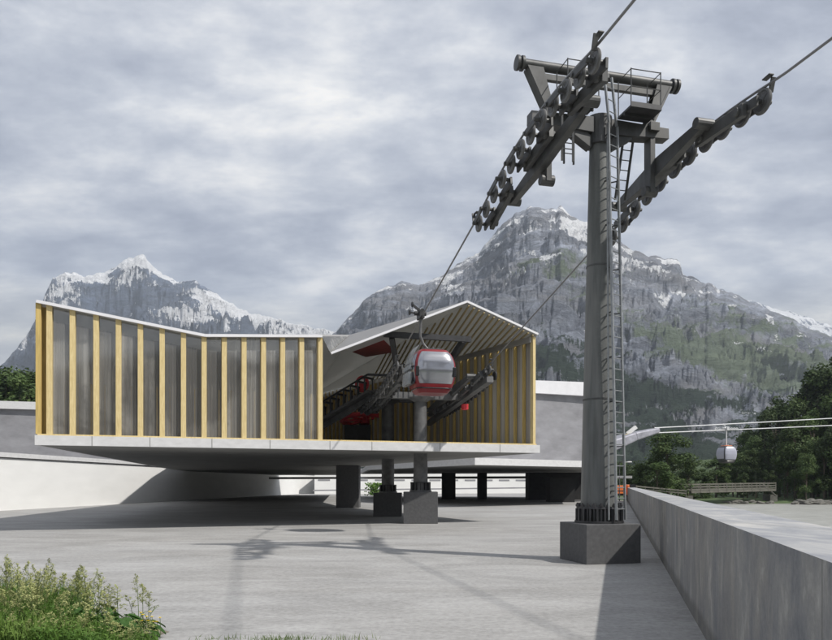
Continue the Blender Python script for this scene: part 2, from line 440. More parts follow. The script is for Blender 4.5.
def ridged(x, y, seed, o=5, g=0.55):
    s = 0; a = 1; t = 0
    for k in range(o):
        s = s + a * (1 - np.abs(vn(x * 2 ** k + 5.7 * k, y * 2 ** k + 3.3 * k, seed + k) * 2 - 1) * 2); t += a; a *= g
    return s / t

def mountain_mat(name, rock, snowc=(0.93, 0.94, 0.96), sc=1.0):
    m, t, b, out = new_mat(name)
    def attr(n):
        a = N(t, 'ShaderNodeAttribute'); a.attribute_name = n; return a.outputs['Fac']
    v = coords(t, (0.008 * sc, 0.010 * sc, 0.020 * sc)); v.node.inputs['Rotation'].default_value = (0.0, R(24), 0.0); f = noise(t, v, 1.0, 12, 0.78, 0.8)
    v2 = coords(t, (0.003 * sc, 0.0035 * sc, 0.016 * sc)); v2.node.inputs['Rotation'].default_value = (0.0, R(18), 0.0); f2 = noise(t, v2, 1.0, 8, 0.65, 0.9)
    v3 = coords(t, (0.02 * sc,) * 3); f3 = noise(t, v3, 1.0, 12, 0.78)
    c = ramp(t, f, [(0.30, tuple(k * 0.25 for k in rock)), (0.44, tuple(k * 0.6 for k in rock)), (0.54, rock), (0.68, tuple(min(1, k * 2.0) for k in rock))])
    c = mixc(t, ramp(t, f2, [(0.45, 0.0), (0.62, 0.55)]), c, (rock[0] * 1.25, rock[1] * 1.12, rock[2] * 0.95))
    c = mixc(t, ramp(t, f2, [(0.28, 0.55), (0.42, 0.0)]), c, (rock[0] * 0.45, rock[1] * 0.46, rock[2] * 0.5))
    gm = math_node(t, 'ADD', attr('green'), math_node(t, 'MULTIPLY', math_node(t, 'SUBTRACT', f3, 0.5), 1.5))
    c = mixc(t, ramp(t, gm, [(0.42, 0.0), (0.6, 0.8)]), c, ramp(t, f, [(0.3, (0.10, 0.14, 0.065)), (0.7, (0.17, 0.22, 0.10))]))
    fm = math_node(t, 'ADD', attr('forest'), math_node(t, 'MULTIPLY', math_node(t, 'SUBTRACT', f3, 0.5), 1.1))
    c = mixc(t, ramp(t, fm, [(0.47, 0.0), (0.54, 1.0)]), c, ramp(t, f3, [(0.35, (0.018, 0.035, 0.022)), (0.7, (0.045, 0.07, 0.04))]))
    sm = math_node(t, 'ADD', attr('snow'), math_node(t, 'MULTIPLY', math_node(t, 'SUBTRACT', f3, 0.5), 2.3))
    c = mixc(t, ramp(t, sm, [(0.48, 0.0), (0.54, 1.0)]), c, snowc)
    t.links.new(c, b.inputs['Base Color']); b.inputs['Roughness'].default_value = 0.9; b.inputs['Specular IOR Level'].default_value = 0.15
    h = math_node(t, 'ADD', f, math_node(t, 'MULTIPLY', f2, 0.6))
    bump(t, b, h, 1.0, 34.0 / sc)
    return m

def mountain(name, label, prof, Dr, D0f, px0, px1, nu, nv, seed, gcurve, amp, masks, mat, rid_amp=3.0, gul=(150., 520.)):
    us = np.linspace(px0, px1, nu)
    py = np.interp(us, [p[0] for p in prof], [p[1] for p in prof])
    py = py + fbm(us / 9.0, us * 0, seed + 91, 4) * rid_amp
    s1 = np.linspace(0, 1, nv); nb = 26; s2 = 1 + np.linspace(0.03, 0.6, nb)
    S = np.concatenate([s1, s2]); U, SS = np.meshgrid(us, S)
    D0 = Dr * D0f
    Y = D0 + (Dr - D0) * SS; X = (U - 416) / FPX * Y
    Zr = (HOR - py) / FPX * Dr
    warp = fbm(X / 420, Y / 420, seed + 3, 4) * 0.10 * np.sin(np.clip(SS, 0, 1) * math.pi)
    Sg = np.clip(np.clip(SS, 0, 1) + warp, 0, 1)
    g = np.interp(Sg, [p[0] for p in gcurve], [p[1] for p in gcurve])
    Z0 = Zr[None, :] * g
    win = np.clip((1 - SS) * 6, 0, 1) * np.clip(SS * 5, 0, 1)
    Z = Zr[None, :] * g
    wx = fbm(X / 260, Y / 260, seed + 7, 5) * gul[0] * 1.1; wy = fbm(X / 260, Y / 260, seed + 13, 5) * gul[0] * 1.6
    Yn = Y * 0.45 + Z0 * 1.5; aw = np.interp(U, [600, 760], [1.0, 0.5]) if Dr < 2500 else 1.0
    rg = ridged((X + wx + 0.45 * Yn) / gul[0], (Yn + wy * .6) / (gul[1] * .42), seed, 7, .62)
    Z = Z + (rg - 0.35) * amp * 0.75 * win * aw
    Z = Z + ridged((X - 0.6 * Yn + wx) / 70, (Yn + wy) / 60, seed + 20, 5, .65) * amp * 0.34 * win * aw
    Z = Z + fbm(X / 20, Yn / 18, seed + 40, 5, .65) * amp * 0.17 * np.clip((1 - SS) * 12, 0.15, 1)
    # stepped rock bands
    st = amp * 0.62; Zs = (Z - 0.32 * X) / st + fbm(X / 200, Y / 200, seed + 60, 5) * 1.3
    fr = Zs - np.floor(Zs); Z = Z + (np.clip(fr * 2.2 - 0.6, 0, 1) - fr) * st * 0.85 * win * aw
    back = np.clip((SS - 1) / 0.6, 0, 1)
    Z = np.where(SS > 1, Zr[None, :] * (1 - back * 1.0) - 5 * back, Z)
    Z = np.maximum(Z, -3)
    # keep the body below the sight line of the crest
    crest = Zr[None, :] * Y / Dr
    Z = np.where((SS < 1), np.minimum(Z, crest * (0.985 + 0.015 * SS)), Z)
    nr, nc = Z.shape
    idx = np.arange(nr * nc).reshape(nr, nc)
    faces = np.stack([idx[:-1, :-1], idx[:-1, 1:], idx[1:, 1:], idx[1:, :-1]], -1).reshape(-1, 4)
    me = bpy.data.meshes.new(name)
    me.vertices.add(nr * nc); me.vertices.foreach_set('co', np.stack([X, Y, Z], -1).reshape(-1).astype(np.float32))
    me.loops.add(faces.size); me.loops.foreach_set('vertex_index', faces.reshape(-1).astype(np.int32))
    me.polygons.add(len(faces)); me.polygons.foreach_set('loop_start', np.arange(0, faces.size, 4, dtype=np.int32))
    me.polygons.foreach_set('loop_total', np.full(len(faces), 4, dtype=np.int32))
    me.update(); me.validate()
    me.polygons.foreach_set('use_smooth', [True] * len(faces))
    dY = np.gradient(Z, axis=0) / np.maximum(np.gradient(Y, axis=0), 1e-3)
    dX = np.gradient(Z, axis=1) / np.maximum(np.gradient(X, axis=1), 1e-3)
    slope = np.sqrt(dX ** 2 + dY ** 2)
    scr = HOR - FPX * (Z - EYE) / Y
    for k, fn in masks.items():
        a = me.attributes.new(k, 'FLOAT', 'POINT')
        a.data.foreach_set('value', np.clip(fn(X, Y, Z, slope, SS, Zr[None, :] + 0 * Z, U, rg), 0, 1).reshape(-1).astype(np.float32))
    me.materials.append(mat)
    o = bpy.data.objects.new(name, me); COL.objects.link(o)
    return tag(o, label, None, None, 'structure')

# ------------------------------------------------------------------ ground, water, hills
def wallx(y): return 1.25 + 0.28 * y
def wallx2(y): return wallx(y) + 1.0
valley = MB(); valley.prism([(-9000, -3000), (9000, -3000), (9000, 9000), (-9000, 9000)], -2.2, -1.5)
tag(valley.build('ground', M['meadow']), kind='structure')
plaza = MB()
plaza.prism([(-70, -12), (wallx(-12), -12), (wallx(92), 92), (40, 190), (-70, 190)], -1.45, 0.0)
tag(plaza.build('pavement', M['ground']), kind='structure')
riv = MB()
riv.prism([(wallx2(-30), -30), (260, -30), (260, 132), (70, 119), (49, 116), (38, 104), (wallx2(60), 58)], -1.45, -1.0)
tag(riv.build('river', M['water']), kind='structure')

# far bank: gently rising ground under the forest
xs = np.linspace(22, 330, 90); ys = np.linspace(100, 420, 70)
XX, YY = np.meshgrid(xs, ys)
shore = np.interp(XX, [22, 38, 49, 70, 260, 330], [95, 105, 117, 120, 133, 136])
ZZ = -1.5 + np.clip((YY - shore + 1.5) * 0.35, 0, 1.1) + np.clip(YY - shore - 8, 0, 40) * np.clip((XX - 85) / 90, 0, 0.30) + fbm(XX / 9, YY / 9, 5, 4) * 0.35
ZZ = np.where(YY < shore - 2, -1.5, ZZ)
bk = MB(); nr, nc = ZZ.shape
bk.v = [(float(XX[i, j]), float(YY[i, j]), float(ZZ[i, j])) for i in range(nr) for j in range(nc)]
bk.f = [(i * nc + j, i * nc + j + 1, (i + 1) * nc + j + 1, (i + 1) * nc + j) for i in range(nr - 1) for j in range(nc - 1)]
tag(bk.build('riverbank', M['meadow'], smooth=True), kind='structure')

M['rock1'] = mountain_mat('limestone_cliffs', (0.30, 0.325, 0.385))
M['rock2'] = mountain_mat('snowy_rock', (0.13, 0.165, 0.24), sc=0.7)
M['rock3'] = mountain_mat('hill_slopes', (0.13, 0.125, 0.115))

P_R = [(300, 380), (320, 350), (333, 334), (346, 318), (366, 298), (382, 288), (402, 280), (412, 284), (422, 285), (435, 277), (455, 264), (471, 257), (484, 246), (501, 226), (514, 213), (524, 208), (535, 206), (545, 208), (556, 208), (561, 204), (570, 213), (583, 220), (589, 221), (603, 228), (617, 237), (633, 249), (649, 256), (668, 257), (680, 261), (683, 272), (699, 278), (707, 282), (719, 288), (738, 293), (754, 303), (775, 311), (800, 322), (832, 337), (870, 352), (920, 372), (980, 400)]
P_L = [(-120, 420), (-60, 395), (-20, 378), (4, 362), (22, 342), (35, 322), (46, 290), (53, 275), (66, 274), (78, 273.5), (88, 276), (98, 273), (106, 271), (123, 261), (135, 257), (143, 255.5), (152, 264), (163, 275), (176, 279), (194, 279), (208, 289), (229, 301), (253, 313), (278, 318), (311, 326), (340, 332), (370, 345), (420, 370)]
P_F = [(640, 330), (690, 300), (720, 290), (754, 301), (774, 308), (801, 315), (832, 325), (870, 330), (920, 322), (980, 340)]
def nz(X, Y, s, sc, o=4): return fbm(X / sc, Y / sc, s, o)
masksR = {
 'snow': lambda X, Y, Z, sl, S, Zr, U, rg: np.clip((Z / np.maximum(Zr, 1) - 0.62) * 1.1, 0, 0.33) * (U < 720) * (Zr > 380) + fbm((X - 1.2 * Z) / 60, Z / 22, 77, 5) * 0.66 + 0.0 + np.clip(0.35 - rg, -0.4, 0.5) * 0.30 - 0.05 * (U < 450) + 0.42 * np.exp(-((U - 645) / 24) ** 2 - ((S - 0.86) / 0.055) ** 2) + 0.5 * np.exp(-((U - 772 - (0.8 - S) * 60) / 9) ** 2 - ((S - 0.76) / 0.07) ** 2) - 0.10 * (S < 0.6),
 'green': lambda X, Y, Z, sl, S, Zr, U, rg: 0.18 + 0.55 * np.exp(-((S - 0.66 + 0.0003 * (U - 600)) / 0.13) ** 2) * np.clip((U - 430) / 120, 0, 1) - np.clip(sl - 1.0, -0.3, 1) * 0.16 + fbm((X - Z) / 150, Z / 45, 51, 5) * 0.38 + 0.25 * np.clip((U - 660) / 80, 0, 1) - 0.35 * (S > 0.88) * (U < 640),
 'forest': lambda X, Y, Z, sl, S, Zr, U, rg: np.clip(0.98 - S * 1.12, 0, 1) + fbm((X + Z) / 110, Z / 45, 33, 5) * 0.42 - np.clip(sl - 0.9, 0, 1) * 0.10,
}
g_R = [(0, 0), (0.18, 0.08), (0.30, 0.16), (0.36, 0.27), (0.44, 0.33), (0.50, 0.45), (0.58, 0.53), (0.68, 0.62), (0.74, 0.66), (0.80, 0.78), (0.88, 0.87), (1.0, 1.0)]
mountain('mountain', 'broad grey limestone mountain with green terraces behind the tower', P_R, 1800, 0.36, 290, 985, 760, 330, 11, g_R, 74, masksR, M['rock1'])
masksL = {
 'snow': lambda X, Y, Z, sl, S, Zr, U, rg: np.clip((S - 0.50) * 0.9, -0.3, 0.30) + fbm((X + .8 * Z) / 230, Z / 120, 71, 6, .55) * 1.15 + 0.10 * np.clip((U - 150) / 60, -1, 1) - np.clip(sl - 0.95, -0.2, 1) * 0.16 + 0.25,
 'green': lambda X, Y, Z, sl, S, Zr, U, rg: 0.1 + 0 * X,
 'forest': lambda X, Y, Z, sl, S, Zr, U, rg: np.clip(0.6 - S * 1.1, 0, 1) + fbm(X / 200, Y / 200, 35, 4) * 0.3,
}
g_L = [(0, 0), (0.3, 0.2), (0.45, 0.38), (0.6, 0.52), (0.75, 0.66), (0.86, 0.84), (1.0, 1.0)]
mountain('mountain', 'distant snow-streaked peak rising behind the timber facade', P_L, 3500, 0.45, -120, 420, 560, 260, 29, g_L, 190, masksL, M['rock2'], 3.5, (260., 800.))
masksF = {
 'snow': lambda X, Y, Z, sl, S, Zr, U, rg: np.clip((S - 0.35) * 1.1, 0, 0.6) + fbm(X / 260, Y / 300, 81, 5) * 0.7,
 'green': lambda X, Y, Z, sl, S, Zr, U, rg: 0 * X,
 'forest': lambda X, Y, Z, sl, S, Zr, U, rg: 0 * X,
}
mountain('mountain', 'far blue snow ridge at the right end of the valley', P_F, 5200, 0.6, 640, 985, 260, 120, 47, g_L, 150, masksF, M['rock2'], 3.0, (300., 900.))

# hills behind the viewpoint (seen mirrored in the glass)
xs = np.linspace(-1500, 1900, 150); ys = np.linspace(-1500, -250, 60)
XX, YY = np.meshgrid(xs, ys)
rp = np.interp(XX, [-1500, -700, -250, 100, 420, 700, 1100, 1900], [150, 90, 60, 95, 190, 150, 240, 260])
ZZ = rp * np.sin(np.clip((-250 - YY) / 1250 * math.pi, 0, math.pi)) ** 0.8 * (1 + 0.35 * fbm(XX / 190, YY / 190, 8, 5)) - 2
bk = MB(); nr, nc = ZZ.shape
bk.v = [(float(XX[i, j]), float(YY[i, j]), float(ZZ[i, j])) for i in range(nr) for j in range(nc)]
bk.f = [(i * nc + j, i * nc + j + 1, (i + 1) * nc + j + 1, (i + 1) * nc + j) for i in range(nr - 1) for j in range(nc - 1)]
tag(bk.build('hill', M['rock3'], smooth=True), kind='structure')

# ------------------------------------------------------------------ river wall, white wall
w = MB()
NN = 60; pts = [-14 + (92 + 14) * k / NN for k in range(NN + 1)]
sec = [(0, -1.45), (0, 1.74), (1.0, 1.74), (1.0, -1.45)]
vs = []
for y in pts:
    for a, z in sec: vs.append((wallx(y) + a, y, z))
fs = []
for k in range(NN):
    for i in range(4):
        j = (i + 1) % 4; fs.append((k * 4 + i, k * 4 + j, (k + 1) * 4 + j, (k + 1) * 4 + i))
fs += [(3, 2, 1, 0), tuple(NN * 4 + i for i in range(4))]
w.add(vs, fs)
tag(w.build('river_wall', M['riverwall']), 'long streaked grey concrete flood wall running along the river', 'wall')

WA = Vector((-34.6, 52.0)); WB = Vector((-23.5, 185.0)); wd = (WB - WA).normalized(); wnrm = Vector((-wd.y, wd.x))
WA0 = WA - wd * 40
w = MB(); w.prism([tuple(WA0), tuple(WB), tuple(WB + wnrm * 0.6), tuple(WA0 + wnrm * 0.6)], 0.0, 4.35)
root = empty('retaining_wall', (WA.x, WA.y, 0), 'long white rendered retaining wall receding under the building', 'wall')
w.build('wall', M['whitepaint'], root)
w = MB(); w.prism([tuple(WA0 - wnrm * 0.12), tuple(WB - wnrm * 0.12), tuple(WB + wnrm * 0.72), tuple(WA0 + wnrm * 0.72)], 4.352, 4.41)
w.build('painted_shadow_gap', M['darkwall'], root)  # solid near-black strip, the shade under the coping put into its colour
w = MB(); w.prism([tuple(WA0 - wnrm * 0.15), tuple(WB - wnrm * 0.15), tuple(WB + wnrm * 0.75), tuple(WA0 + wnrm * 0.75)], 4.412, 4.80)
w.build('coping', M['slab'], root)

# upper terrace building at the far left, with railing and trees behind
root = empty('terrace_building', (-55, 85, 0), 'low grey building with white roof edge at far left', 'building')
w = MB(); w.prism([(-75, 76), (-37.5, 88), (-37.5, 112), (-75, 112)], -1.4, 11.0); w.build('wall', M['greywall'], root)
w = MB(); w.prism([(-76, 75.4), (-37.0, 87.6), (-37.0, 113), (-76, 113)], 11.003, 11.9); w.build('roof', M['slab'], root)

# ------------------------------------------------------------------ station building
F0 = Vector((-16.92, 31.95)); F1 = Vector((6.92, 40.2)); fdir = (F1 - F0).normalized(); fn = Vector((fdir.y, -fdir.x))
def FP(px, off=0.0):
    """point of the facade line (set back by off) seen at column px"""
    k = (px - 416) / FPX; a = F0 - fn * off
    t = (k * a.y - a.x) / (fdir.x - k * fdir.y)
    return a + fdir * t
def FZ(px, py, off=0.0):
    p = FP(px, off); return Vector((p.x, p.y, EYE + (HOR - py) / FPX * p.y))
SB = 3.93; ST = 4.37
RT = Vector((-9.95, 67.7)); BL = Vector((-29.0, 85.0))
root = empty('station_building', (-5, 50, 0), 'glass and larch-finned cable car station raised on a pale slab', 'building')
plan = [F0, F1, Vector((-4.45, 68.7)), Vector((-8, 84)), Vector((-14, 141)), Vector((-27.4, 141)), Vector((-30.9, 98)), BL]
w = MB(); w.prism([tuple(p) for p in plan], SB, ST); 
slab = w.build('slab', M['slab'], root)
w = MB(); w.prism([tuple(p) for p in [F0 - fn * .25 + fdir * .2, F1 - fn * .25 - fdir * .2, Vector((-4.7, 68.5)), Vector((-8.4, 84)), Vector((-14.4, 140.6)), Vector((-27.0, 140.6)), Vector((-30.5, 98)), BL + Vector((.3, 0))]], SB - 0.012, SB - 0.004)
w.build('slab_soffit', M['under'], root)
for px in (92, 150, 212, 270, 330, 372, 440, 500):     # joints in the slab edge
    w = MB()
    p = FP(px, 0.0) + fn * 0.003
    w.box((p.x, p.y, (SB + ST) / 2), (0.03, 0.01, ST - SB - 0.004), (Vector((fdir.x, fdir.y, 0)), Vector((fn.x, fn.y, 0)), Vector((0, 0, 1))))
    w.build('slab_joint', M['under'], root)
ax = (Vector((fdir.x, fdir.y, 0)), Vector((-fn.x, -fn.y, 0)), Vector((0, 0, 1)))

# roof
SBk = 0.35
A = FZ(36.5, 301.5, 0.1); B = FZ(205, 335.8, 0.1); C = FZ(322, 336.3, 0.1)
D = FZ(331, 354, 0.1); E = FZ(467, 302.3, 0.1); F = FZ(538, 334.9, 0.1)
G = W(350, 336.3, 41.0); RR = Vector((RT.x, RT.y, 10.5)); LL = Vector((BL.x, BL.y, 6.4)); BB = Vector((-12, 88, 8.5)); L2 = Vector((-30.85, 98, 6.1)); L3 = Vector((-27.3, 141, 6.0)); L4 = Vector((-14, 141, 6.0))
def thick_tris(mb, tris, th):
    up = Vector((0, 0, th))
    for tr in tris:
        n = len(tr); mb.add([p for p in tr] + [p + up for p in tr], [tuple(range(n - 1, -1, -1)), tuple(range(n, 2 * n))] + [(i, (i + 1) % n, n + (i + 1) % n, n + i) for i in range(n)])
tris = [(A, B, LL), (B, C, G), (B, G, RR), (B, RR, LL), (LL, RR, BB), (LL, BB, L2), (L2, BB, L4), (L2, L4, L3), (G, E, RR), (E, F, RR), (D, E, G)]
w = MB(); thick_tris(w, tris, 0.09); rf = w.build('roof', M['roofskin'], root)
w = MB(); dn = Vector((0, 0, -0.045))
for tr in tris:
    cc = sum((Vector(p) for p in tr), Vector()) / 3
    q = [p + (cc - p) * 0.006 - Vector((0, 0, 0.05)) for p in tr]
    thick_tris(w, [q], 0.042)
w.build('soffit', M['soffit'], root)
w = MB(); w.add([C, D, G], [(0, 1, 2)]); w.build('roof_glazing', M['pane'], root)
# white edge strip along the facade top (gutter)
w = MB()
for p, q in ((A, B), (B, C)): w.beam(p + Vector((fn.x, fn.y, 0)) * .06, q + Vector((fn.x, fn.y, 0)) * .06, 0.10, 0.13)
w.build('roof_edge', M['roofedge'], root)
w = MB()
for p, q in ((D, E), (E, F)): w.beam(p + Vector((0, 0, .04)), q + Vector((0, 0, .04)), 0.10, 0.11)
w.build('roof_edge', M['roofedge'], root)

def top_z(px):
    if px <= 205: py = 301.5 + (335.8 - 301.5) * (px - 36.5) / (205 - 36.5)
    else: py = 335.8 + 0.5 * (px - 205) / 117
    p = FP(px, 0.1); return EYE + (HOR - py) / FPX * p.y
colpx = [49.8, 72.9, 96.4, 118.7, 140.5, 162.2, 183.4, 203.9, 224.0, 243.7, 263.1, 282.2, 301.1, 319.6]
for i, px in enumerate([39.0] + colpx):
    p = FP(px, SBk); zt = top_z(px) - 0.03
    w = MB(); w.box((p.x, p.y, (ST + 0.06 + zt) / 2), (0.235 if i else 0.22, 0.42, zt - ST - 0.06), ax)
    w.build('timber_fin', M['timber'] if i else M['timberdark'], root, bevel=0.012)
# returning left side: dark timber edge seen beside the corner
w = MB(); p = FP(44, 0.9); w.box((p.x, p.y, (ST + top_z(42)) / 2), (0.30, 0.5, top_z(42) - ST - 0.1), ax); w.build('corner_post', M['timberdark'], root)
# bottom timber sill
a = FP(37.5, 0.2); b = FP(536, 0.2)
w = MB(); w.beam((a.x, a.y, ST + 0.035), (b.x, b.y, ST + 0.035), 0.14, 0.07); w.build('sill', M['timber'], root)
allpx = [39.0] + colpx
for i in range(len(allpx) - 1):
    if i == 0: continue
    p = FP(allpx[i], SBk + 0.05); q = FP(allpx[i + 1], SBk + 0.05)
    w = MB(); w.add([(p.x, p.y, ST + .07), (q.x, q.y, ST + .07), (q.x, q.y, top_z(allpx[i + 1]) - .02), (p.x, p.y, top_z(allpx[i]) - .02)], [(0, 1, 2, 3)])
    w.build('glass_pane', M['pane'], root)
# inner layer behind the glass: pleated translucent panels with timber studs
ca = FP(44, 1.3); cb = FP(316, 1.5)
w = MB(); n = 150
for k in range(n + 1):
    t = k / n; p = ca.lerp(cb, t); o = -fn * (0.16 * (k % 2)); zt = top_z(44 + 272 * t) - .5
    w.v += [(p.x + o.x, p.y + o.y, ST), (p.x + o.x, p.y + o.y, zt)]
w.f = [(2 * k, 2 * k + 2, 2 * k + 3, 2 * k + 1) for k in range(n)]
w.build('inner_panels', M['curtain'], root)
for k in range(22):
    p = ca.lerp(cb, (k + .5) / 22) + fn * 0.2
    w = MB(); w.box((p.x, p.y, ST + 1.25), (0.07, 0.1, 2.5), ax); w.build('inner_stud', M['timberdark'], root)
# left return wall and right inner wall with battens
w = MB(); zA = top_z(37) - .15; p = FP(37.5, 0.6)
w.add([(p.x, p.y, ST), (BL.x + .4, BL.y, ST), (BL.x + .4, BL.y, 6.2), (p.x, p.y, zA), (L2.x + .3, L2.y, ST), (L2.x + .3, L2.y, 6.0), (L3.x + .3, L3.y, ST), (L3.x + .3, L3.y, 5.9)], [(0, 1, 2, 3), (1, 4, 5, 2), (4, 6, 7, 5)]); w.build('side_wall', M['greywall'], root)
P0 = FP(533.5, SBk); Rw = RT + Vector((0.3, -0.3)); wdir = (Rw - P0).normalized(); wn2 = Vector((-wdir.y, wdir.x))
Lw = (Rw - P0).length; zF = F.z - 0.06; zR = RR.z - 0.08
if wn2.x > 0: wn2 = -wn2
w = MB(); w.prism([tuple(P0 - wn2 * .1), tuple(Rw - wn2 * .1), tuple(Rw - wn2 * .16), tuple(P0 - wn2 * .16)], ST, [zF, zR, zR, zF])
w.build('inner_wall', M['curtain'], root)
axw = (Vector((wdir.x, wdir.y, 0)), Vector((wn2.x, wn2.y, 0)), Vector((0, 0, 1)))
NBt = 40
for k in range(NBt):
    t = k / NBt; p = P0 + wdir * (Lw * t) + wn2 * 0.04; zt = zF + (zR - zF) * t - .03
    w = MB(); w.box((p.x, p.y, (ST + zt) / 2), (0.11 if k else .24, 0.18, zt - ST), axw); w.build('wall_batten', M['timberdark'] if k else M['timber'], root)
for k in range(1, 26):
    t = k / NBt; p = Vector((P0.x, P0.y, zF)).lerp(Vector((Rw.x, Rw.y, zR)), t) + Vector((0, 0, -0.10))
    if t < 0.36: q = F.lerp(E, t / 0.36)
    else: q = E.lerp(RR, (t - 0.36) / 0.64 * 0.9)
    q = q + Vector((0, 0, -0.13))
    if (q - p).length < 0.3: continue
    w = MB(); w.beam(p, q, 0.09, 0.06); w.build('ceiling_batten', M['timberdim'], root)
# eaves band where wall and ceiling meet
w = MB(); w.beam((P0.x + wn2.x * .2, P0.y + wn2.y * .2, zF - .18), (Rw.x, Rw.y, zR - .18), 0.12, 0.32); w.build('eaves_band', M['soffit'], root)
# back wall of the machinery hall
w = MB(); w.prism([tuple(Rw), tuple(Rw + Vector((-.2, .2))), (-24.2, 62.2), (-24, 62)], ST, [10.2, 10.2, 8.2, 8.2]); w.build('back_wall', M['curtain'], root)
for k in range(16):
    t = (k + .5) / 16; p = Rw.lerp(Vector((-24, 62)), t)
    w = MB(); w.box((p.x, p.y - .15, ST + 1.6), (0.12, 0.1, 3.2)); w.build('wall_batten', M['timberdark'], root)
# added red sheet imitating a reddish reflection, left of the entrance
w = MB(); w.add([W(352, 352, 46), W(384, 340, 42), W(396, 352, 47), W(366, 357, 50)], [(0, 1, 2, 3)]); w.build('red_reflection_panel', simple('painted_red_reflection', (0.30, 0.06, 0.05), 0.6), root)

# concrete pier below the slab
w = MB(); w.box((-6.3, 67.2, 1.95), (2.1, 2.1, 3.9)); tag(w.build('concrete_pier', M['base'], bevel=.02), 'square grey concrete pier under the station slab', 'pillar')

# ------------------------------------------------------------------ decks and buildings beyond
root = empty('rear_deck', (12, 95, 0), 'pale-edged concrete deck running behind the station', 'platform')
w = MB(); w.prism([(5.4, 66), (19, 76), (27, 118), (-10, 128), (-6, 90)], 3.95, 4.6); w.build('slab', M['slab'], root)
w = MB(); w.prism([(5.4, 66.6), (18.6, 76.6), (26.6, 117.5), (-9.6, 127.5), (-5.6, 90.5)], 3.935, 3.946); w.build('slab_soffit', M['under'], root)
w = MB(); w.beam((-24, 118, 3.15), (30, 100, 3.15), 0.5, 0.35); w.build('edge_beam', M['slab'], root)
root = empty('rear_hall', (20, 95, 0), 'grey hall with white roof edge right of the station', 'building')
w = MB(); w.prism([(6, 84), (24.5, 92), (24, 118), (4, 115)], 4.5, 13.2); w.build('wall', M['greywall'], root)
w = MB(); w.prism([(5.2, 83.2), (24.9, 91.4), (24.5, 119), (3.5, 116)], [13.203] * 4, [14.5, 15.0, 15.0, 14.5]); w.build('roof', M['roofedge'], root)
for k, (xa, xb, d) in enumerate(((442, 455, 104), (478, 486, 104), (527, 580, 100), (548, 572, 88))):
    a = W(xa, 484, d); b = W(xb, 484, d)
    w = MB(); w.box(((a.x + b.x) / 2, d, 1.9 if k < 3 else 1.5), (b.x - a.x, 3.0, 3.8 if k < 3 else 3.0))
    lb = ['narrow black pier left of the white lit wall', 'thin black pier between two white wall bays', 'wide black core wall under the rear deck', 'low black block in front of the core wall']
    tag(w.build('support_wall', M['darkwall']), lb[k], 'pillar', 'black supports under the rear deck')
root = empty('far_building', (10, 172, 0), 'low white building seen through the gap under the decks', 'building')
w = MB(); w.prism([(-22, 156), (44, 174), (44, 190), (-22, 190)], 0.0, 5.2); w.build('wall', M['whitepaint'], root)
wdr = Vector((66, 18, 0)).normalized(); wnr = Vector((wdr.y, -wdr.x, 0))
for k in range(14):
    q = Vector((-20, 156.55, 3.05)) + wdr * (k * 4.2) + wnr * .03
    w = MB(); w.box(q, (2.6, .06, .35), (wdr, wnr, UP_)); w.build('window', M['greywall'], root)
w = MB(); w.beam((-22, 154, 0.8), (44, 170, 1.5), .3, 0.3); w.build('ramp_rail', M['greywall'], root)
w = MB(); w.prism([(-22, 156.2), (44, 174.2), (45, 191), (-24, 191)], 5.203, 5.6); w.build('roof', M['greywall'], root)
w = MB()
for k in range(400):
    c = Vector((-7.6 + random.gauss(0, .7), 134 + random.gauss(0, .6), random.uniform(0.1, 2.4))); a = Vector((random.gauss(0, 1), random.gauss(0, 1), random.gauss(0, 1))).normalized() * .22; b = a.orthogonal().normalized() * .18
    w.add([c - a, c + b, c + a, c - b], [(0, 1, 2, 3)])
tag(w.build('shrub', M['grass']), 'small green shrub seen far under the slab', 'shrub')

# ------------------------------------------------------------------ ropeway geometry
T0 = Vector((5.24, 20.6, 0)); u = Vector((.970, .242, 0)); v = Vector((-.242, .970, 0)); UP = Vector((0, 0, 1))
GA = 2.4
def rz(t):
    """height of the haul rope at distance t along the line from the tower"""
    if t < -4.3: return 11.82 + (-4.3 - t) * 0.0
    if t < 3.6:
        s = (t + 4.3) / 7.9; return 11.82 - 0.218 * 7.9 * 0.5 * s * s + 0.24 * math.sin(math.pi * s)
    z36 = 11.82 - 0.218 * 3.95
    if t < 15.8: return z36 - 0.218 * (t - 3.6) + 0.0
    z158 = z36 - 0.218 * 12.2
    if t < 26.8:
        s = (t - 15.8) / 11; return z158 - 0.218 * 11 * (s - s * s / 2)
    return z158 - 0.218 * 5.5
def LP(side, t, dz=0.0, out=0.0):
    p = T0 + u * (side * (GA + out)) + v * t; return Vector((p.x, p.y, rz(t) + dz))
for side, lab in ((-1, 'left strand of the haul rope, carrying the red cabin'), (1, 'right strand of the haul rope, running free to the station')):
    ts = [-60, -30] + [-10 + k * 0.5 for k in range(int(47 / .5))]
    w = MB()
    pts_ = [LP(side, t, 0.0 if t > -6 else (-t - 6) * .02) for t in ts]
    w.path(pts_, 0.032, 8)
    tag(w.build('haul_rope', M['rope'], smooth=True), lab, 'cable', 'haul rope strands of the near lift')

def wheel(parent, c, r, mats):
    o = MB(); o.ring(c, u, r - .05, .05, 24, 8); o.ring(c, u, r - .10, .035, 20, 6)
    o.tube(c - u * .05, c + u * .05, r * .30, None, 12)
    for k in range(5):
        a = 2 * math.pi * k / 5; e = v * math.cos(a) + UP * math.sin(a)
        o.beam(c + e * r * .25, c + e * (r - .10), .05, .07, u)
    o.tube(c - u * .025, c + u * .025, r - .12, None, 20)
    return o.build('sheave_wheel', mats, parent, smooth=True)

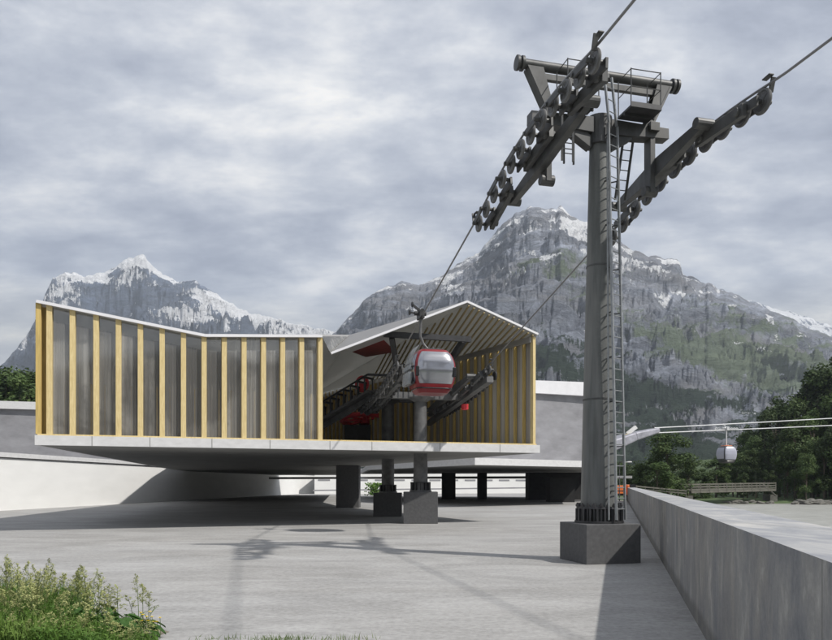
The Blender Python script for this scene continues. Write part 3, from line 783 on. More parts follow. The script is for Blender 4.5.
def train(root, side, t0, t1, n, r, big=True, zoff=0.0):
    """a sheave assembly from t0 to t1: beams as one part, wheels as its sub-parts"""
    inn = -0.24                                           # beams sit on the inner side of the wheels
    b = MB(); step = (t1 - t0) / (n - 1); cs = []
    for k in range(n):
        t = t0 + step * k; cs.append((t, LP(side, t, -r - .02)))
    if n % 2: b.tube(cs[-1][1] - u * .22, cs[-1][1] + u * .24, .055, None, 10); b.beam(cs[-1][1] + u * (side * inn) - v * .5 - UP * .06, cs[-1][1] + u * (side * inn) + v * .12 - UP * .06, .07, .24)
    for k in range(0, n - 1, 2):                          # two-wheel rockers
        p = cs[k][1] + u * (side * inn); q = cs[k + 1][1] + u * (side * inn)
        b.beam(p - v * .12 - UP * .06, q + v * .12 - UP * .06, .07, .24)
        b.beam(p + u * side * .40, q + u * side * .40, .05, .16)
        for c in (cs[k][1], cs[k + 1][1]): b.tube(c - u * .22, c + u * .24, .055, None, 10)
    for k in range(0, n - 3, 4):                          # four-wheel beams
        p = (cs[k][1] + cs[k + 1][1]) / 2 + u * (side * (inn - .12)) - UP * .16
        q = (cs[k + 2][1] + cs[k + 3][1]) / 2 + u * (side * (inn - .12)) - UP * .16
        b.beam(p - (q - p) * .12, q + (q - p) * .12, .14, .30)
        b.tube(p - u * .15, p + u * .15, .11, None, 12); b.tube(q - u * .15, q + u * .15, .11, None, 12)
    if big:
        h = n // 2
        p = cs[2][1] + u * (side * (inn - .36)) - UP * (.16 if side < 0 else -.02); q = cs[n - 3][1] + u * (side * (inn - .36)) - UP * (.16 if side < 0 else -.02)
        mid = (p + q) / 2
        gh = .40 if side < 0 else .54
        b.beam(p, mid, .18, .24, UP, .24, gh); b.beam(mid, q, .24, gh, UP, .18, .24)
        for c in (p, q): b.tube(c - u * .25, c + u * .25, .14, None, 14)
    # rope catchers at both ends
    for t, s in ((t0, -1), (t1, 1)):
        c = LP(side, t + s * .16, .06); b.beam(c - UP * .22 + u * side * .1, c + UP * .10 + v * s * .10 + u * side * .1, .05, .12, u)
        b.beam(c + UP * .11 - v * .10 * s, c + UP * .13 + v * .16 * s, .14, .03)
    part = b.build('sheave_assembly', M['steel'], root, bevel=.008)
    for t, c in cs: wheel(part, c, r, M['steel_mid'])
    return part

def ladder(root, p, q, wdt, dirw, rung=.3, name='ladder', mat=None, rr=.025, cage=None):
    b = MB(); p = Vector(p); q = Vector(q); s = dirw.normalized() * (wdt / 2)
    b.beam(p - s, q - s, rr * 2, rr * 2.4); b.beam(p + s, q + s, rr * 2, rr * 2.4)
    n = int((q - p).length / rung)
    for k in range(1, n):
        c = p.lerp(q, k / n); b.tube(c - s, c + s, rr * .6, None, 6)
    if cage:
        b.beam(p + cage, q + cage, .03, .03)
    return b.build(name, mat or M['galv'], root)

# ---- near tower
root = empty('cable_tower', tuple(T0), 'tall dark steel lift tower with two sheave trains, on its block by the wall', 'tower')
b = MB(); b.box(T0 + UP * .545, (1.66, 1.66, 1.09), (u, v, UP)); b.build('foundation', M['base'], root, bevel=.015)
b = MB(); nseg = 7; H0, H1 = 1.10, 12.2
for k in range(nseg):
    za = H0 + (H1 - H0) * k / nseg; zb = H0 + (H1 - H0) * (k + 1) / nseg
    ra = .53 + (.265 - .53) * (za - H0) / (H1 - H0); rb = .53 + (.265 - .53) * (zb - H0) / (H1 - H0)
    b.tube(T0 + UP * za, T0 + UP * zb, ra, rb, 40, cap=(k in (0, nseg - 1)))
b.build('column', M['column'], root, smooth=True)
b = MB()
for z in (4.6, 8.4):
    rs = .53 + (.265 - .53) * (z - H0) / (H1 - H0)
    b = MB(); b.tube(T0 + UP * (z - .02), T0 + UP * (z + .02), rs + .012, None, 40); b.build('weld_seam', M['steel'], root)
b = MB(); b.tube(T0 + UP * 1.092, T0 + UP * 1.16, .69, None, 40); b.tube(T0 + UP * 1.50, T0 + UP * 1.56, .64, .63, 40)
for k in range(20):
    a = 2 * math.pi * k / 20; e = Vector((math.cos(a), math.sin(a), 0)); tdir = Vector((-e.y, e.x, 0))
    b.box(T0 + e * .60 + UP * 1.33, (.13, .05, .34), (e, tdir, UP)); a += .157; e = Vector((math.cos(a), math.sin(a), 0))
    b.tube(T0 + e * .61 + UP * 1.16, T0 + e * .61 + UP * 1.66, .028, None, 8)
    b.tube(T0 + e * .61 + UP * 1.56, T0 + e * .61 + UP * 1.62, .05, None, 6)
b.build('base_flange', M['steel_black'], root)
od = Vector((.62, -.785, 0)); ow = Vector((.785, .62, 0))
ladder(root, T0 + od * .74 + UP * 1.2, T0 + od * .47 + UP * 12.3, .40, ow)
b = MB(); b.tube(T0 + Vector((.10, -.66, 0)) + UP * 1.2, T0 + Vector((.13, -.40, 0)) + UP * 12.3, .03, None, 8)
b.build('fall_arrest_rail', M['galv'], root)
for k in range(9):
    b = MB(); z = 2.0 + k * 1.25; rr_ = .53 + (.265 - .53) * (z - H0) / (H1 - H0); tt = (z - 1.2) / 11.1
    for sgn in (-1, 1): b.beam(T0 + od * (rr_ - .03) + UP * z + ow * .1 * sgn, T0 + od * (.74 - .27 * tt) + ow * .2 * sgn + UP * z, .03, .03)
    b.tube(T0 + od * (rr_ - .02) + UP * z - ow * .12, T0 + od * (rr_ - .02) + UP * z + ow * .12, .02, None, 6)
    b.build('ladder_bracket', M['steel'], root)
# cross girder and head
zg = 12.35
b = MB()
b.beam(T0 - u * 2.15 + UP * (zg + .05), T0 + UP * zg, .34, .30, UP, .46, .46); b.beam(T0 + UP * zg, T0 + u * 2.15 + UP * (zg + .05), .46, .46, UP, .34, .30)
b.beam(T0 - u * .9 + UP * (zg - .10), T0 - u * .25 + UP * (zg - .5), .3, .3, UP); b.beam(T0 + u * .9 + UP * (zg - .10), T0 + u * .25 + UP * (zg - .5), .3, .3, UP)
b.tube(T0 + UP * (zg - .5), T0 + UP * (zg + .3), .36, .36, 24)
for sgn in (-1, 1):                                      # hangers to the sheave trains
    c = T0 + u * (sgn * 1.62) + UP * (zg - .1)
    b.beam(c, Vector((c.x, c.y, 10.65)), .34, .16, u); b.tube(Vector((c.x, c.y, 10.72)) - u * .2, Vector((c.x, c.y, 10.72)) + u * (.2), .15, None, 14)
    b.beam(c + v * .3 + UP * .25, c - v * .3 + UP * .25, .3, .25)
b.build('cross_girder', M['steel'], root, bevel=.01)
zp = 13.9
b = MB(); b.tube(T0 - u * 2.5 + UP * zp, T0 + u * 2.5 + UP * zp, .135, None, 18)
for e in (-2.5, -2.36, 2.36, 2.5): b.tube(T0 + u * (e - .035) + UP * zp, T0 + u * (e + .035) + UP * zp, .20, None, 18)
b.beam(T0 - u * 1.9 + UP * (zp - .30), T0 + u * 1.9 + UP * (zp - .30), .14, .16)
b.build('lifting_beam', M['steel'], root, smooth=True)
for sgn in (-1, 1):
    b = MB()
    for o in (-.15, .15):
        b.add([T0 + u * (sgn * 2.25) + v * o + UP * (zp - .10), T0 + u * (sgn * 1.78) + v * o + UP * (zp - .10), T0 + u * (sgn * 1.42) + v * o + UP * (zg + .2), T0 + u * (sgn * 1.62) + v * o + UP * (zg + .2),
               T0 + u * (sgn * 2.25) + v * (o * .8) + UP * (zp - .10), T0 + u * (sgn * 1.78) + v * (o * .8) + UP * (zp - .10), T0 + u * (sgn * 1.42) + v * (o * .8) + UP * (zg + .2), T0 + u * (sgn * 1.62) + v * (o * .8) + UP * (zg + .2)],
              [(0, 1, 2, 3), (7, 6, 5, 4), (0, 4, 5, 1), (1, 5, 6, 2), (2, 6, 7, 3), (3, 7, 4, 0)])
    b.beam(T0 + u * (sgn * 2.22) + UP * (zp - .12), T0 + u * (sgn * 1.60) + UP * (zg + .2), .34, .06, u)
    b.build('bracket', M['steel'], root)
    # service platform with rails
    c = T0 + u * (sgn * .95) - v * .55 + UP * (zg + .28)
    b = MB(); b.box(c, (.95, .72, .06), (u, v, UP)); b.box(c + UP * .05 - v * .36, (.95, .02, .14), (u, v, UP)); b.box(c - UP * .06, (.95, .06, .08), (u, v, UP)); b.build('platform', M['steel_black'], root)
    b = MB()
    for o in (-.46, .46):
        b.tube(c + u * o - v * .34, c + u * o - v * .34 + UP * 1.05, .016, None, 6); b.tube(c + u * o + v * .34, c + u * o + v * .34 + UP * 1.05, .016, None, 6)
        for hh in (.55, 1.03): b.tube(c + u * o - v * .34 + UP * hh, c + u * o + v * .34 + UP * hh, .014, None, 6)
    for hh in (.55, 1.03): b.tube(c - u * .46 - v * .34 + UP * hh, c + u * .46 - v * .34 + UP * hh, .014, None, 6)
    b.build('guard_rail', M['steel'], root)
    train(root, sgn, -4.25 if sgn < 0 else -3.7, 3.55, 12 if sgn < 0 else 11, .27 if sgn < 0 else .31)
ladder(root, T0 - u * 1.42 - v * .9 + UP * 10.9, T0 - u * 1.42 - v * .9 + UP * 12.2, .32, u, .28, 'access_ladder', M['steel'])
ladder(root, T0 - u * .80 + v * .3 + UP * 11.4, T0 - u * .80 + v * .3 + UP * 12.3, .30, u, .28, 'access_ladder', M['steel'])
ladder(root, T0 + u * .95 + v * .5 + UP * 10.6, T0 + u * 1.1 + v * .3 + UP * 12.3, .32, u, .28, 'access_ladder', M['steel'])
ladder(root, T0 + od * .47 + UP * 12.3, T0 + od * .30 + UP * 13.75, .34, ow, .3, 'access_ladder')

# ---- station supports (portal towers)
def support(t, label, basez, bw, r0, r1, ztop, head):
    c = T0 + v * t; c = Vector((c.x, c.y, 0))
    root = empty('station_support', tuple(c), label, 'tower', 'station support columns')
    b = MB(); b.box(c + UP * basez / 2, (bw, bw, basez)); b.build('foundation', M['base'], root, bevel=.015)
    b = MB(); b.tube(c + UP * (basez + .002), c + UP * ztop, r0, r1, 28); b.tube(c + UP * (basez + .002), c + UP * (basez + .09), r0 + .2, None, 28); b.build('column', M['steel_mid'], root, smooth=True)
    b = MB()
    for k in range(12):
        a = 2 * math.pi * k / 12; e = Vector((math.cos(a), math.sin(a), 0)); b.box(c + e * (r0 + .08) + UP * (basez + .30), (.14, .05, .42), (e, Vector((-e.y, e.x, 0)), UP))
    b.tube(c + UP * (basez + .50), c + UP * (basez + .55), r0 + .16, None, 24)
    b.build('base_flange', M['steel_black'], root)
    b = MB(); b.beam(c - u * 2.4 + UP * ztop, c + u * 2.4 + UP * ztop, .5, .36); b.tube(c + UP * (ztop - .35), c + UP * (ztop - .1), r1, r1 + .45, 20)
    b.build('cross_girder', M['steel_mid'], root)
    return root, c
# centre the two columns as the photograph shows them
rootp, cp = support(20.6, 'front station support column with dark lifting frame on top', 1.76, 1.9, .42, .33, 7.15, True)
zb = 10.15; cpp = cp - v * 1.6
b = MB(); b.beam(cpp - u * 2.45 + UP * (zb + .05), cpp + u * 2.45 + UP * zb, .2, .30)
for s in (-1, 1): b.beam(cpp + u * (s * 2.0) + UP * (zb - .1), cp + u * (s * 1.35) + UP * 8.6, .26, .30); b.beam(cp + u * (s * 1.35) + UP * 8.6, cp + u * (s * 1.3) + UP * 7.1, .24, .24)
b.build('lifting_beam', M['steel_black'], rootp)
b = MB()
for k in range(9):
    x = -1.1 + k * .3
    b.tube(cp + u * x - v * .5 + UP * 7.4, cp + u * x - v * .5 + UP * (8.9 + .25 * (k % 3)), .03, None, 6)
for hh in (8.2, 8.8): b.tube(cp - u * 1.3 - v * .5 + UP * hh, cp + u * 1.4 - v * .5 + UP * hh, .03, None, 6)
b.build('guard_rail', M['steel_black'], rootp)
for s in (-1, 1): train(rootp, s, 15.9, 26.4, 20, .24)
rootq, cq = support(29.6, 'rear station support column behind the front one', 1.60, 1.9, .43, .43, 8.0, True)
b = MB(); b.box(cq + UP * 8.2, (4.2, 1.6, .16), (u, v, UP)); b.build('platform', M['steel_black'], rootq)

# rack of tyre conveyors along the right strand
root = empty('tyre_conveyor', tuple(LP(1, 19, -1.5)), 'sloped tyre conveyor beam under the right rope at the station', 'machine')
b = MB(); b.beam(LP(1, 15.9, -.75, .05), LP(1, 28, -.85, .05), .35, .30); b.build('beam', M['steel_mid'], root)
for k in range(16):
    c = LP(1, 16.2 + k * .62, -.45, .42)
    b = MB(); b.ring(c, u, .19, .06, 16, 6); b.tube(c - u * .05, c + u * .05, .13, None, 12); b.build('tyre', M['rubber'], root, smooth=True)
b = MB(); b.box(LP(1, 19.6, -1.12, -.1), (.28, .4, .30), (u, v, UP)); b.build('drive_box', M['redmatt'], root)
root = empty('tyre_conveyor', tuple(LP(-1, 24, -1.5)), 'tyre conveyor beam under the left rope beside the catwalk', 'machine')
b = MB(); b.beam(LP(-1, 17.5, -.50, -.5), LP(-1, 24, -.45, -.5), .3, .22); b.build('beam', M['steel_mid'], root)
for k in range(12):
    c = LP(-1, 17.6 + k * .62, -.40, -.62)
    b = MB(); b.ring(c, u, .19, .06, 16, 6); b.tube(c - u * .05, c + u * .05, .13, None, 12); b.build('tyre', M['rubber'], root, smooth=True)

# bullwheel
bwc = T0 + v * 38.4; bwc = Vector((bwc.x, bwc.y, 7.30))
root = empty('bullwheel', tuple(bwc), 'large red horizontal bullwheel inside the station', 'wheel')
axb = Vector((0.0, .17, 1)).normalized(); a_ = axb.orthogonal().normalized(); b_ = axb.cross(a_)
b = MB(); b.ring(bwc, axb, 1.95, .17, 56, 10, 1.0); b.ring(bwc, axb, 1.75, .10, 48, 8, 1.6); b.build('rim', M['redmatt'], root, smooth=True)
b = MB()
for k in range(8):
    a = 2 * math.pi * k / 8; e = a_ * math.cos(a) + b_ * math.sin(a); b.beam(bwc + e * .25, bwc + e * 1.75, .22, .16, axb)
b.build('spoke', M['redmatt'], root)
b = MB(); b.tube(bwc - axb * .3, bwc + axb * .3, .40, None, 24); b.build('hub', M['redmatt'], root)
b = MB(); b.box((bwc.x - .6, bwc.y + .2, (ST + 6.9) / 2), (2.1, 1.8, 6.9 - ST)); b.build('machine_stand', M['steel_black'], root)

# catwalk with hoops on the left
ca_ = W(318, 424, 46); cb_ = W(372, 392, 44); cc_ = W(405, 384, 46)
root = empty('catwalk', tuple(ca_), 'sloping service catwalk with dark hooped frames left of the cabin', 'walkway')
b = MB(); b.beam(ca_, cb_, 1.0, .16); b.beam(ca_ - UP * .32, cb_ - UP * .32, .16, .34); b.beam(cb_, cc_, 1.0, .16); b.build('deck', M['steel_mid'], root)
sd = (cb_ - ca_).cross(UP).normalized()
for k in range(8):
    c = ca_.lerp(cb_, (k + .5) / 8)
    b = MB()
    b.beam(c + sd * .45, c + sd * .45 + UP * .95, .09, .11); b.beam(c - sd * .45, c - sd * .45 + UP * .95, .09, .11); b.beam(c - sd * .52 + UP * .98, c + sd * .52 + UP * .98, .10, .12)
    b.build('hoop', M['steel_black'], root)
b = MB(); b.beam(ca_ + sd * .5 + UP * 1.0, cb_ + sd * .5 + UP * 1.0, .08, .10); b.beam(cb_ + sd * .5 + UP * 1.0, cb_ + sd * .5 + UP * 1.0 + Vector((1.2, .3, 0)), .1, .14); b.build('handrail', M['steel_black'], root)
c = W(362, 384, 45.5)
b = MB(); b.ring(c, Vector((.6, 1, 0)), .42, .12, 20, 6); b.tube(c - UP * .5, c + UP * .1, .2, None, 10)
tag(b.build('motor', M['redmatt'], smooth=True), 'small red motor wheel at the top of the catwalk', 'machine')

# ------------------------------------------------------------------ gondola cabins
def cabin(name, label, grip, scale, ax_u, ax_v, red, group, side_off=0.3, hz=1.75, detail=True, glass=None, frame=None, topc=None):
    """grip: point on the rope; cabin hangs below it"""
    root = empty(name, tuple(grip), label, 'gondola', group)
    Hc = (1.97 if detail else 1.98) * scale; zt = grip.z - hz * scale; zb_ = zt - Hc
    cen = Vector((grip.x, grip.y, 0)) + ax_u * side_off * scale
    prof = [(0, .60, .62), (.06, .70, .72), (.16, .80, .80), (.30, .87, .87), (.50, .925, .93), (.70, .89, .90), (.84, .80, .82), (.94, .69, .72), (1, .58, .62)]
    def hw(s): return (np.interp(s, [p[0] for p in prof], [p[1] for p in prof]) * scale * (1.13 if detail else 1.0), np.interp(s, [p[0] for p in prof], [p[2] for p in prof]) * scale)
    def sp(th, s, k=1.0):
        a, b_2 = hw(s); e = 2 / 5.0
        c_, s_ = math.cos(th), math.sin(th)
        x = a * math.copysign(abs(c_) ** e, c_) * k; y = b_2 * math.copysign(abs(s_) ** e, s_) * k
        return cen + ax_u * x + ax_v * y + UP * (zb_ + Hc * s)
    b = MB(); nu, nv = 64, 22
    for j in range(nv + 1):
        for i in range(nu): b.v.append(tuple(sp(2 * math.pi * i / nu, j / nv)))
    for j in range(nv):
        for i in range(nu): b.f.append((j * nu + i, j * nu + (i + 1) % nu, (j + 1) * nu + (i + 1) % nu, (j + 1) * nu + i))
    b.f.append(tuple(range(nu - 1, -1, -1))); b.f.append(tuple(nv * nu + i for i in range(nu)))
    body = b.build('body', frame or M['red'], root, smooth=True)
    wins = [(-math.pi / 2, .66, .20, .94), (math.pi / 2, .70, .19, .955), (0, .58, .24, .90), (math.pi, .58, .24, .90)]
    for th0, dth, s0, s1 in wins:
        b = MB(); n1_, n2_ = 28, 16
        for j in range(n2_ + 1):
            s = s0 + (s1 - s0) * j / n2_
            # rounded window corners
            edge = min(j, n2_ - j) / 2.0; sh = 1.0 - 0.10 * max(0, 1 - edge) ** 2
            for i in range(n1_ + 1):
                th = th0 + dth * sh * (2 * i / n1_ - 1)
                b.v.append(tuple(sp(th, s, 1.012)))
        for j in range(n2_):
            for i in range(n1_): b.f.append((j * (n1_ + 1) + i, j * (n1_ + 1) + i + 1, (j + 1) * (n1_ + 1) + i + 1, (j + 1) * (n1_ + 1) + i))
        b.build('window', glass or M['cabinglass'], root, smooth=True, keep=True)
    b = MB()
    for th0 in (-math.pi / 2, math.pi / 2, 0, math.pi):      # bumper strip around the belly
        pass
    b.path([sp(2 * math.pi * i / 48, .10, 1.02) for i in range(49)], .03 * scale, 6); b.build('bumper', M['blackglass'], root, smooth=True)
    b = MB(); tc_ = cen + UP * zt
    b.box(tc_ + UP * .04 * scale, (.9 * scale, .9 * scale, .08 * scale), (ax_u, ax_v, UP)); b.build('roof_plate', topc or M['steel_black'], root, bevel=.02)
    if detail:
        for o in (-.42, .42):     # corner rubber pads on the front
            b = MB(); b.box(sp(-math.pi / 2 + (.66 if o > 0 else -.66), .47, 1.02), (.12, .16, .42), (ax_u, ax_v, UP)); b.build('bumper_pad', M['blackglass'], root, bevel=.03)
        for k in range(4):        # ski quivers on the door side
            y = -.45 + k * .30
            p = cen - ax_u * 1.08 * scale + ax_v * y + UP * (zb_ + .35)
            b = MB(); b.tube(p - ax_u * .08, p - ax_u * .02 + UP * .5, .10, .12, 12); b.tube(p + UP * .62 - ax_u * .02, p + UP * .80, .10, .10, 12)
            b.path([p - ax_u * .04, p + UP * .9 - ax_u * .03, p + UP * 1.4 + ax_u * .16, p + UP * 1.66 + ax_u * .34], .025, 6)
            b.build('ski_holder', M['galv'], root, smooth=True)
        b = MB(); b.box(sp(math.pi, .22, 1.06), (.10, 1.2, .10), (ax_u, ax_v, UP)); b.box(sp(math.pi, .60, 1.03), (.06, 1.3, .06), (ax_u, ax_v, UP)); b.build('door_rail', M['steel_black'], root, bevel=.01)
    # hanger arm: vertical from the grip, curved into the roof
    b = MB()
    g0 = Vector(grip); pth = [g0 + UP * .05, g0 - UP * .35 * scale, g0 - UP * (hz * .55) * scale - ax_u * .02, g0 - UP * (hz * .8) * scale + ax_u * (side_off * .3) * scale, g0 - UP * (hz * .95) * scale + ax_u * (side_off * .75) * scale, tc_ + UP * .05]
    fine = []
    for k in range(len(pth) - 1):
        for q in range(6): fine.append(pth[k].lerp(pth[k + 1], q / 6))
    fine.append(pth[-1])
    b.path(fine, .065 * scale, 8); b.tube(tc_ - ax_v * .4 * scale + UP * .12 * scale, tc_ + ax_v * .4 * scale + UP * .12 * scale, .04 * scale, None, 8)
    b.build('hanger', M['steel_mid'] if detail else M['rope_pale'], root, smooth=True)
    b = MB(); gm = M['steel_black'] if detail else M['rope_pale']
    b.box(g0 + UP * .10 * scale, (.22 * scale, .62 * scale, .26 * scale), (ax_u, ax_v, UP)); b.tube(g0 - ax_v * .3 * scale + UP * .28 * scale, g0 + ax_v * .42 * scale + UP * .34 * scale, .11 * scale, None, 12)
    b.tube(g0 - ax_u * .3 * scale + UP * .22 * scale, g0 + ax_u * .25 * scale + UP * .22 * scale, .10 * scale, None, 12)
    b.beam(g0 + UP * .3 * scale, g0 + UP * .62 * scale - ax_u * .38 * scale, .09 * scale, .09 * scale); b.ring(g0 + UP * .62 * scale - ax_u * .40 * scale, ax_u, .09 * scale, .04 * scale, 14, 6)
    b.ring(g0 + UP * .25 * scale - ax_u * .52 * scale, ax_u, .09 * scale, .04 * scale, 14, 6); b.beam(g0 + UP * .2 * scale, g0 + UP * .25 * scale - ax_u * .52 * scale, .07 * scale, .07 * scale)
    b.ring(g0 + UP * .40 * scale + ax_v * .35 * scale, ax_u, .12 * scale, .05 * scale, 14, 6)
    b.build('grip', gm, root)
    return root
cabin('gondola_cabin', 'red gondola cabin with large grey window hanging before the station', LP(-1, 11.2), .93, u, v, M['red'], None, .50, 1.52)

# far lift: tower-less nose of the neighbouring station, two ropes, a cabin
fr0 = W(654, 428, 92); fr0b = W(654, 433, 92); fr1 = W(1150, 393, 150); fr1b = W(1150, 404, 150)
for p, q, l in ((fr0, fr1, 'upper pale rope of the far lift crossing before the forest'), (fr0b, fr1b, 'lower pale rope of the far lift, carrying the small cabin')):
    w = MB(); w.path([p.lerp(q, k / 12) - UP * (1.0 * math.sin(math.pi * k / 12)) * .6 for k in range(13)], .065, 8); tag(w.build('far_rope', M['rope_pale'], smooth=True), l, 'cable', 'ropes of the far lift')
best = None
for k in range(200):
    q = fr0b.lerp(fr1b, k / 200) - UP * (.6 * math.sin(math.pi * k / 200)); px = 416 + FPX * q.x / q.y
    if best is None or abs(px - 728) < best[0]: best = (abs(px - 728), q)
fcg = best[1]
M['farglass'] = simple('pale_cabin_window', (0.36, 0.37, 0.44), 0.3, 0, .05, bstr=0)
cabin('gondola_cabin', 'small grey-windowed cabin on the far ropes before the trees', fcg, 1.15, Vector((.97, .2, 0)).normalized(), Vector((-.2, .97, 0)).normalized(), None, None, 0.0, 1.9, False, M['farglass'], simple('cabin_black_shell', (.05, .05, .055), .4), M['orange'])
w = MB(); g = fcg
for k in range(9): w.ring(g + Vector((-1.4 + k * .35, 0, .15)), Vector((0, 1, 0)), .14, .05, 12, 5)
w.beam(g + Vector((-1.6, 0, .1)), g + Vector((1.6, 0, .15)), .12, .1)
tag(w.build('carriage', M['rope_pale']), 'pale row of rollers on the rope above the small far cabin', 'carriage')

root = empty('far_station_nose', tuple(W(635, 437, 92)), 'pale streamlined nose of another lift station behind the tower', 'building')
w = MB(); pa = W(606, 446, 88); pb = W(630, 437, 90); pc = W(655, 430.5, 92)
w.beam(pa, pb, 3.0, 1.3, UP, 2.4, 1.0); w.beam(pb, pc, 2.4, 1.0, UP, 1.8, .6); w.build('shell', simple('silver_cladding', (.33, .33, .37), .45, .3, .3, (1, 1, 1), 1.2), root, bevel=.15)
w = MB(); w.beam(W(627, 434, 90), W(636, 427, 90), .5, .45); w.build('fin', M['whitepaint'], root)
w = MB(); w.beam(W(625, 435.3, 89.5), W(632, 434.2, 89.5), .3, .25); w.build('stripe', M['yellow'], root)
w = MB(); w.tube(W(654, 426, 92), W(654, 434.5, 92), .08, None, 8); w.build('mast', M['steel_mid'], root)
w = MB(); cc0 = W(608, 450, 88); w.tube(Vector((cc0.x, cc0.y, 0)), cc0, .5, .4, 16); w.build('column', M['greywall'], root)

# street lamp beyond the wall
lp = W(628, 462, 92)
root = empty('street_lamp', (lp.x + .9, lp.y, 0), 'slender street lamp with pale flat head beyond the wall', 'street lamp')
w = MB(); w.tube((lp.x + .9 - 2.0, lp.y, 0), (lp.x + .9 - 2.0, lp.y, lp.z), .07, .05, 8); w.tube((lp.x - 1.1, lp.y, lp.z), (lp.x - .2, lp.y, lp.z + .05), .05, None, 8); w.build('pole', M['steel_mid'], root)
w = MB(); w.box((lp.x, lp.y, lp.z), (.9, .35, .16)); w.build('lamp_head', M['whitepaint'], root, bevel=.05)
# small orange lorry behind the wall end
ex = W(619, 484, 96)
root = empty('lorry', (ex.x, ex.y, 0), 'small orange lorry partly hidden by the tower', 'vehicle')
for xx in (-1.3, 1.3):
    for yy in (-.8, .8):
        w = MB(); w.tube((ex.x + xx, ex.y + yy - .15, .45), (ex.x + xx, ex.y + yy + .15, .45), .45, None, 18); w.build('wheel', M['rubber'], root)
w = MB(); w.box((ex.x - .6, ex.y, 1.45), (2.6, 2.0, 1.1)); w.build('load_bed', M['orange'], root, bevel=.06)
w = MB(); w.box((ex.x + 1.25, ex.y, 1.4), (.9, 1.9, 1.4)); w.build('cab', M['orange'], root, bevel=.15)
w = MB(); w.box((ex.x + 1.55, ex.y, 1.9), (.8, 1.96, .5)); w.build('window', M['blackglass'], root)
w = MB(); w.box((ex.x, ex.y, .75), (4.0, .9, .25)); w.build('chassis', M['steel_black'], root)

# wooden footbridge over the side stream
ba = W(686, 492, 112); bb = W(770, 490, 121)
root = empty('footbridge', (ba.x, ba.y, -1), 'weathered grey wooden footbridge with railings by the river', 'bridge')
w = MB(); w.beam(ba, bb, 2.2, .35); w.build('deck', M['board'], root)
dd = (bb - ba).normalized(); sd = dd.cross(UP).normalized()
for s in (-1, 1):
    w = MB()
    for hh in (.35, .75, 1.15): w.beam(ba + sd * s * 1.05 + UP * hh, bb + sd * s * 1.05 + UP * hh, .08, .18)
    w.build('rail', M['board'], root)
    for k in range(11):
        p = ba.lerp(bb, k / 10) + sd * s * 1.05
        w = MB(); w.box(p + UP * .6, (.16, .16, 1.4)); w.build('post', M['board'], root)
for k in (0, 1):
    p = (ba, bb)[k]; w = MB(); w.box((p.x, p.y, -.6), (1.2, 2.6, 2.0)); w.build('abutment', M['stone'], root)
w = MB(); q = W(762, 484, 121); w.beam(q, W(776, 496, 119), .18, .2); w.build('brace', M['board'], root)

# low fence at the wall's far end
root = empty('low_fence', (28, 100, 0), 'low grey roadside fence past the end of the river wall', 'fence')
w = MB(); a = W(628, 485.5, 98); b2 = W(686, 491, 104)
for hh in (0, .35): w.beam(a + UP * (-hh), b2 + UP * (-hh), .1, .16)
w.build('rail', M['board'], root)
for k in range(8):
    p = a.lerp(b2, k / 7); w = MB(); w.box((p.x, p.y, (p.z - 1.2) / 2 + .0), (.12, .12, p.z + 1.5)); w.build('post', M['board'], root)

# boulders on the far shore
RS = .62
rock_specs = [(735, 500, 117, 1.5), (745, 501.5, 116, 1.0), (752, 500.5, 118, 1.4), (760, 501, 117, 1.0), (770, 501.5, 117, 1.1), (727, 500, 117, 1.0), (795, 503, 113, 1.2), (803, 502, 113, 1.8), (811, 501, 114, 2.1), (819, 501.5, 113, 1.9), (827, 502, 114, 1.6), (836, 503, 113, 1.6), (807, 504, 111.5, 1.0), (822, 504, 111.5, 1.1), (850, 503, 113, 1.8)]
look = ['low flat', 'small pale', 'broad mossy', 'small rounded', 'squat', 'lone', 'low dark', 'large pale', 'highest', 'large angular', 'wide', 'half hidden', 'tiny front', 'small front', 'outermost']
rsrc = []
for vnt in range(4):
    bm = bmesh.new(); bmesh.ops.create_icosphere(bm, subdivisions=3, radius=1)
    for vv in bm.verts:
        n = vv.co.normalized(); k = 1 + .28 * math.sin(3.1 * n.x + vnt * 2) * math.cos(2.7 * n.y + vnt) + .12 * math.sin(7 * n.z + 5 * n.x + vnt)
        vv.co = Vector((n.x * k, n.y * k * .8, n.z * k * .55))
    me = bpy.data.meshes.new('boulder'); bm.to_mesh(me); bm.free(); me.materials.append(M['stone']); rsrc.append(me)
for i, (px, py, d, s) in enumerate(rock_specs):
    p = W(px, py, d); o = bpy.data.objects.new('boulder', rsrc[i % 4]); COL.objects.link(o); o.location = (p.x, p.y, -1.0 + s * .12); s *= RS; o.scale = (s * 1.3, s, s * .75); o.rotation_euler = (0, 0, i * 1.7)
    where = 'below the footbridge' if px < 780 else 'in the rock heap below the forest'
    tag(o, f'{look[i]} grey boulder on the far shore {where}', 'boulder', 'boulders on the far shore')

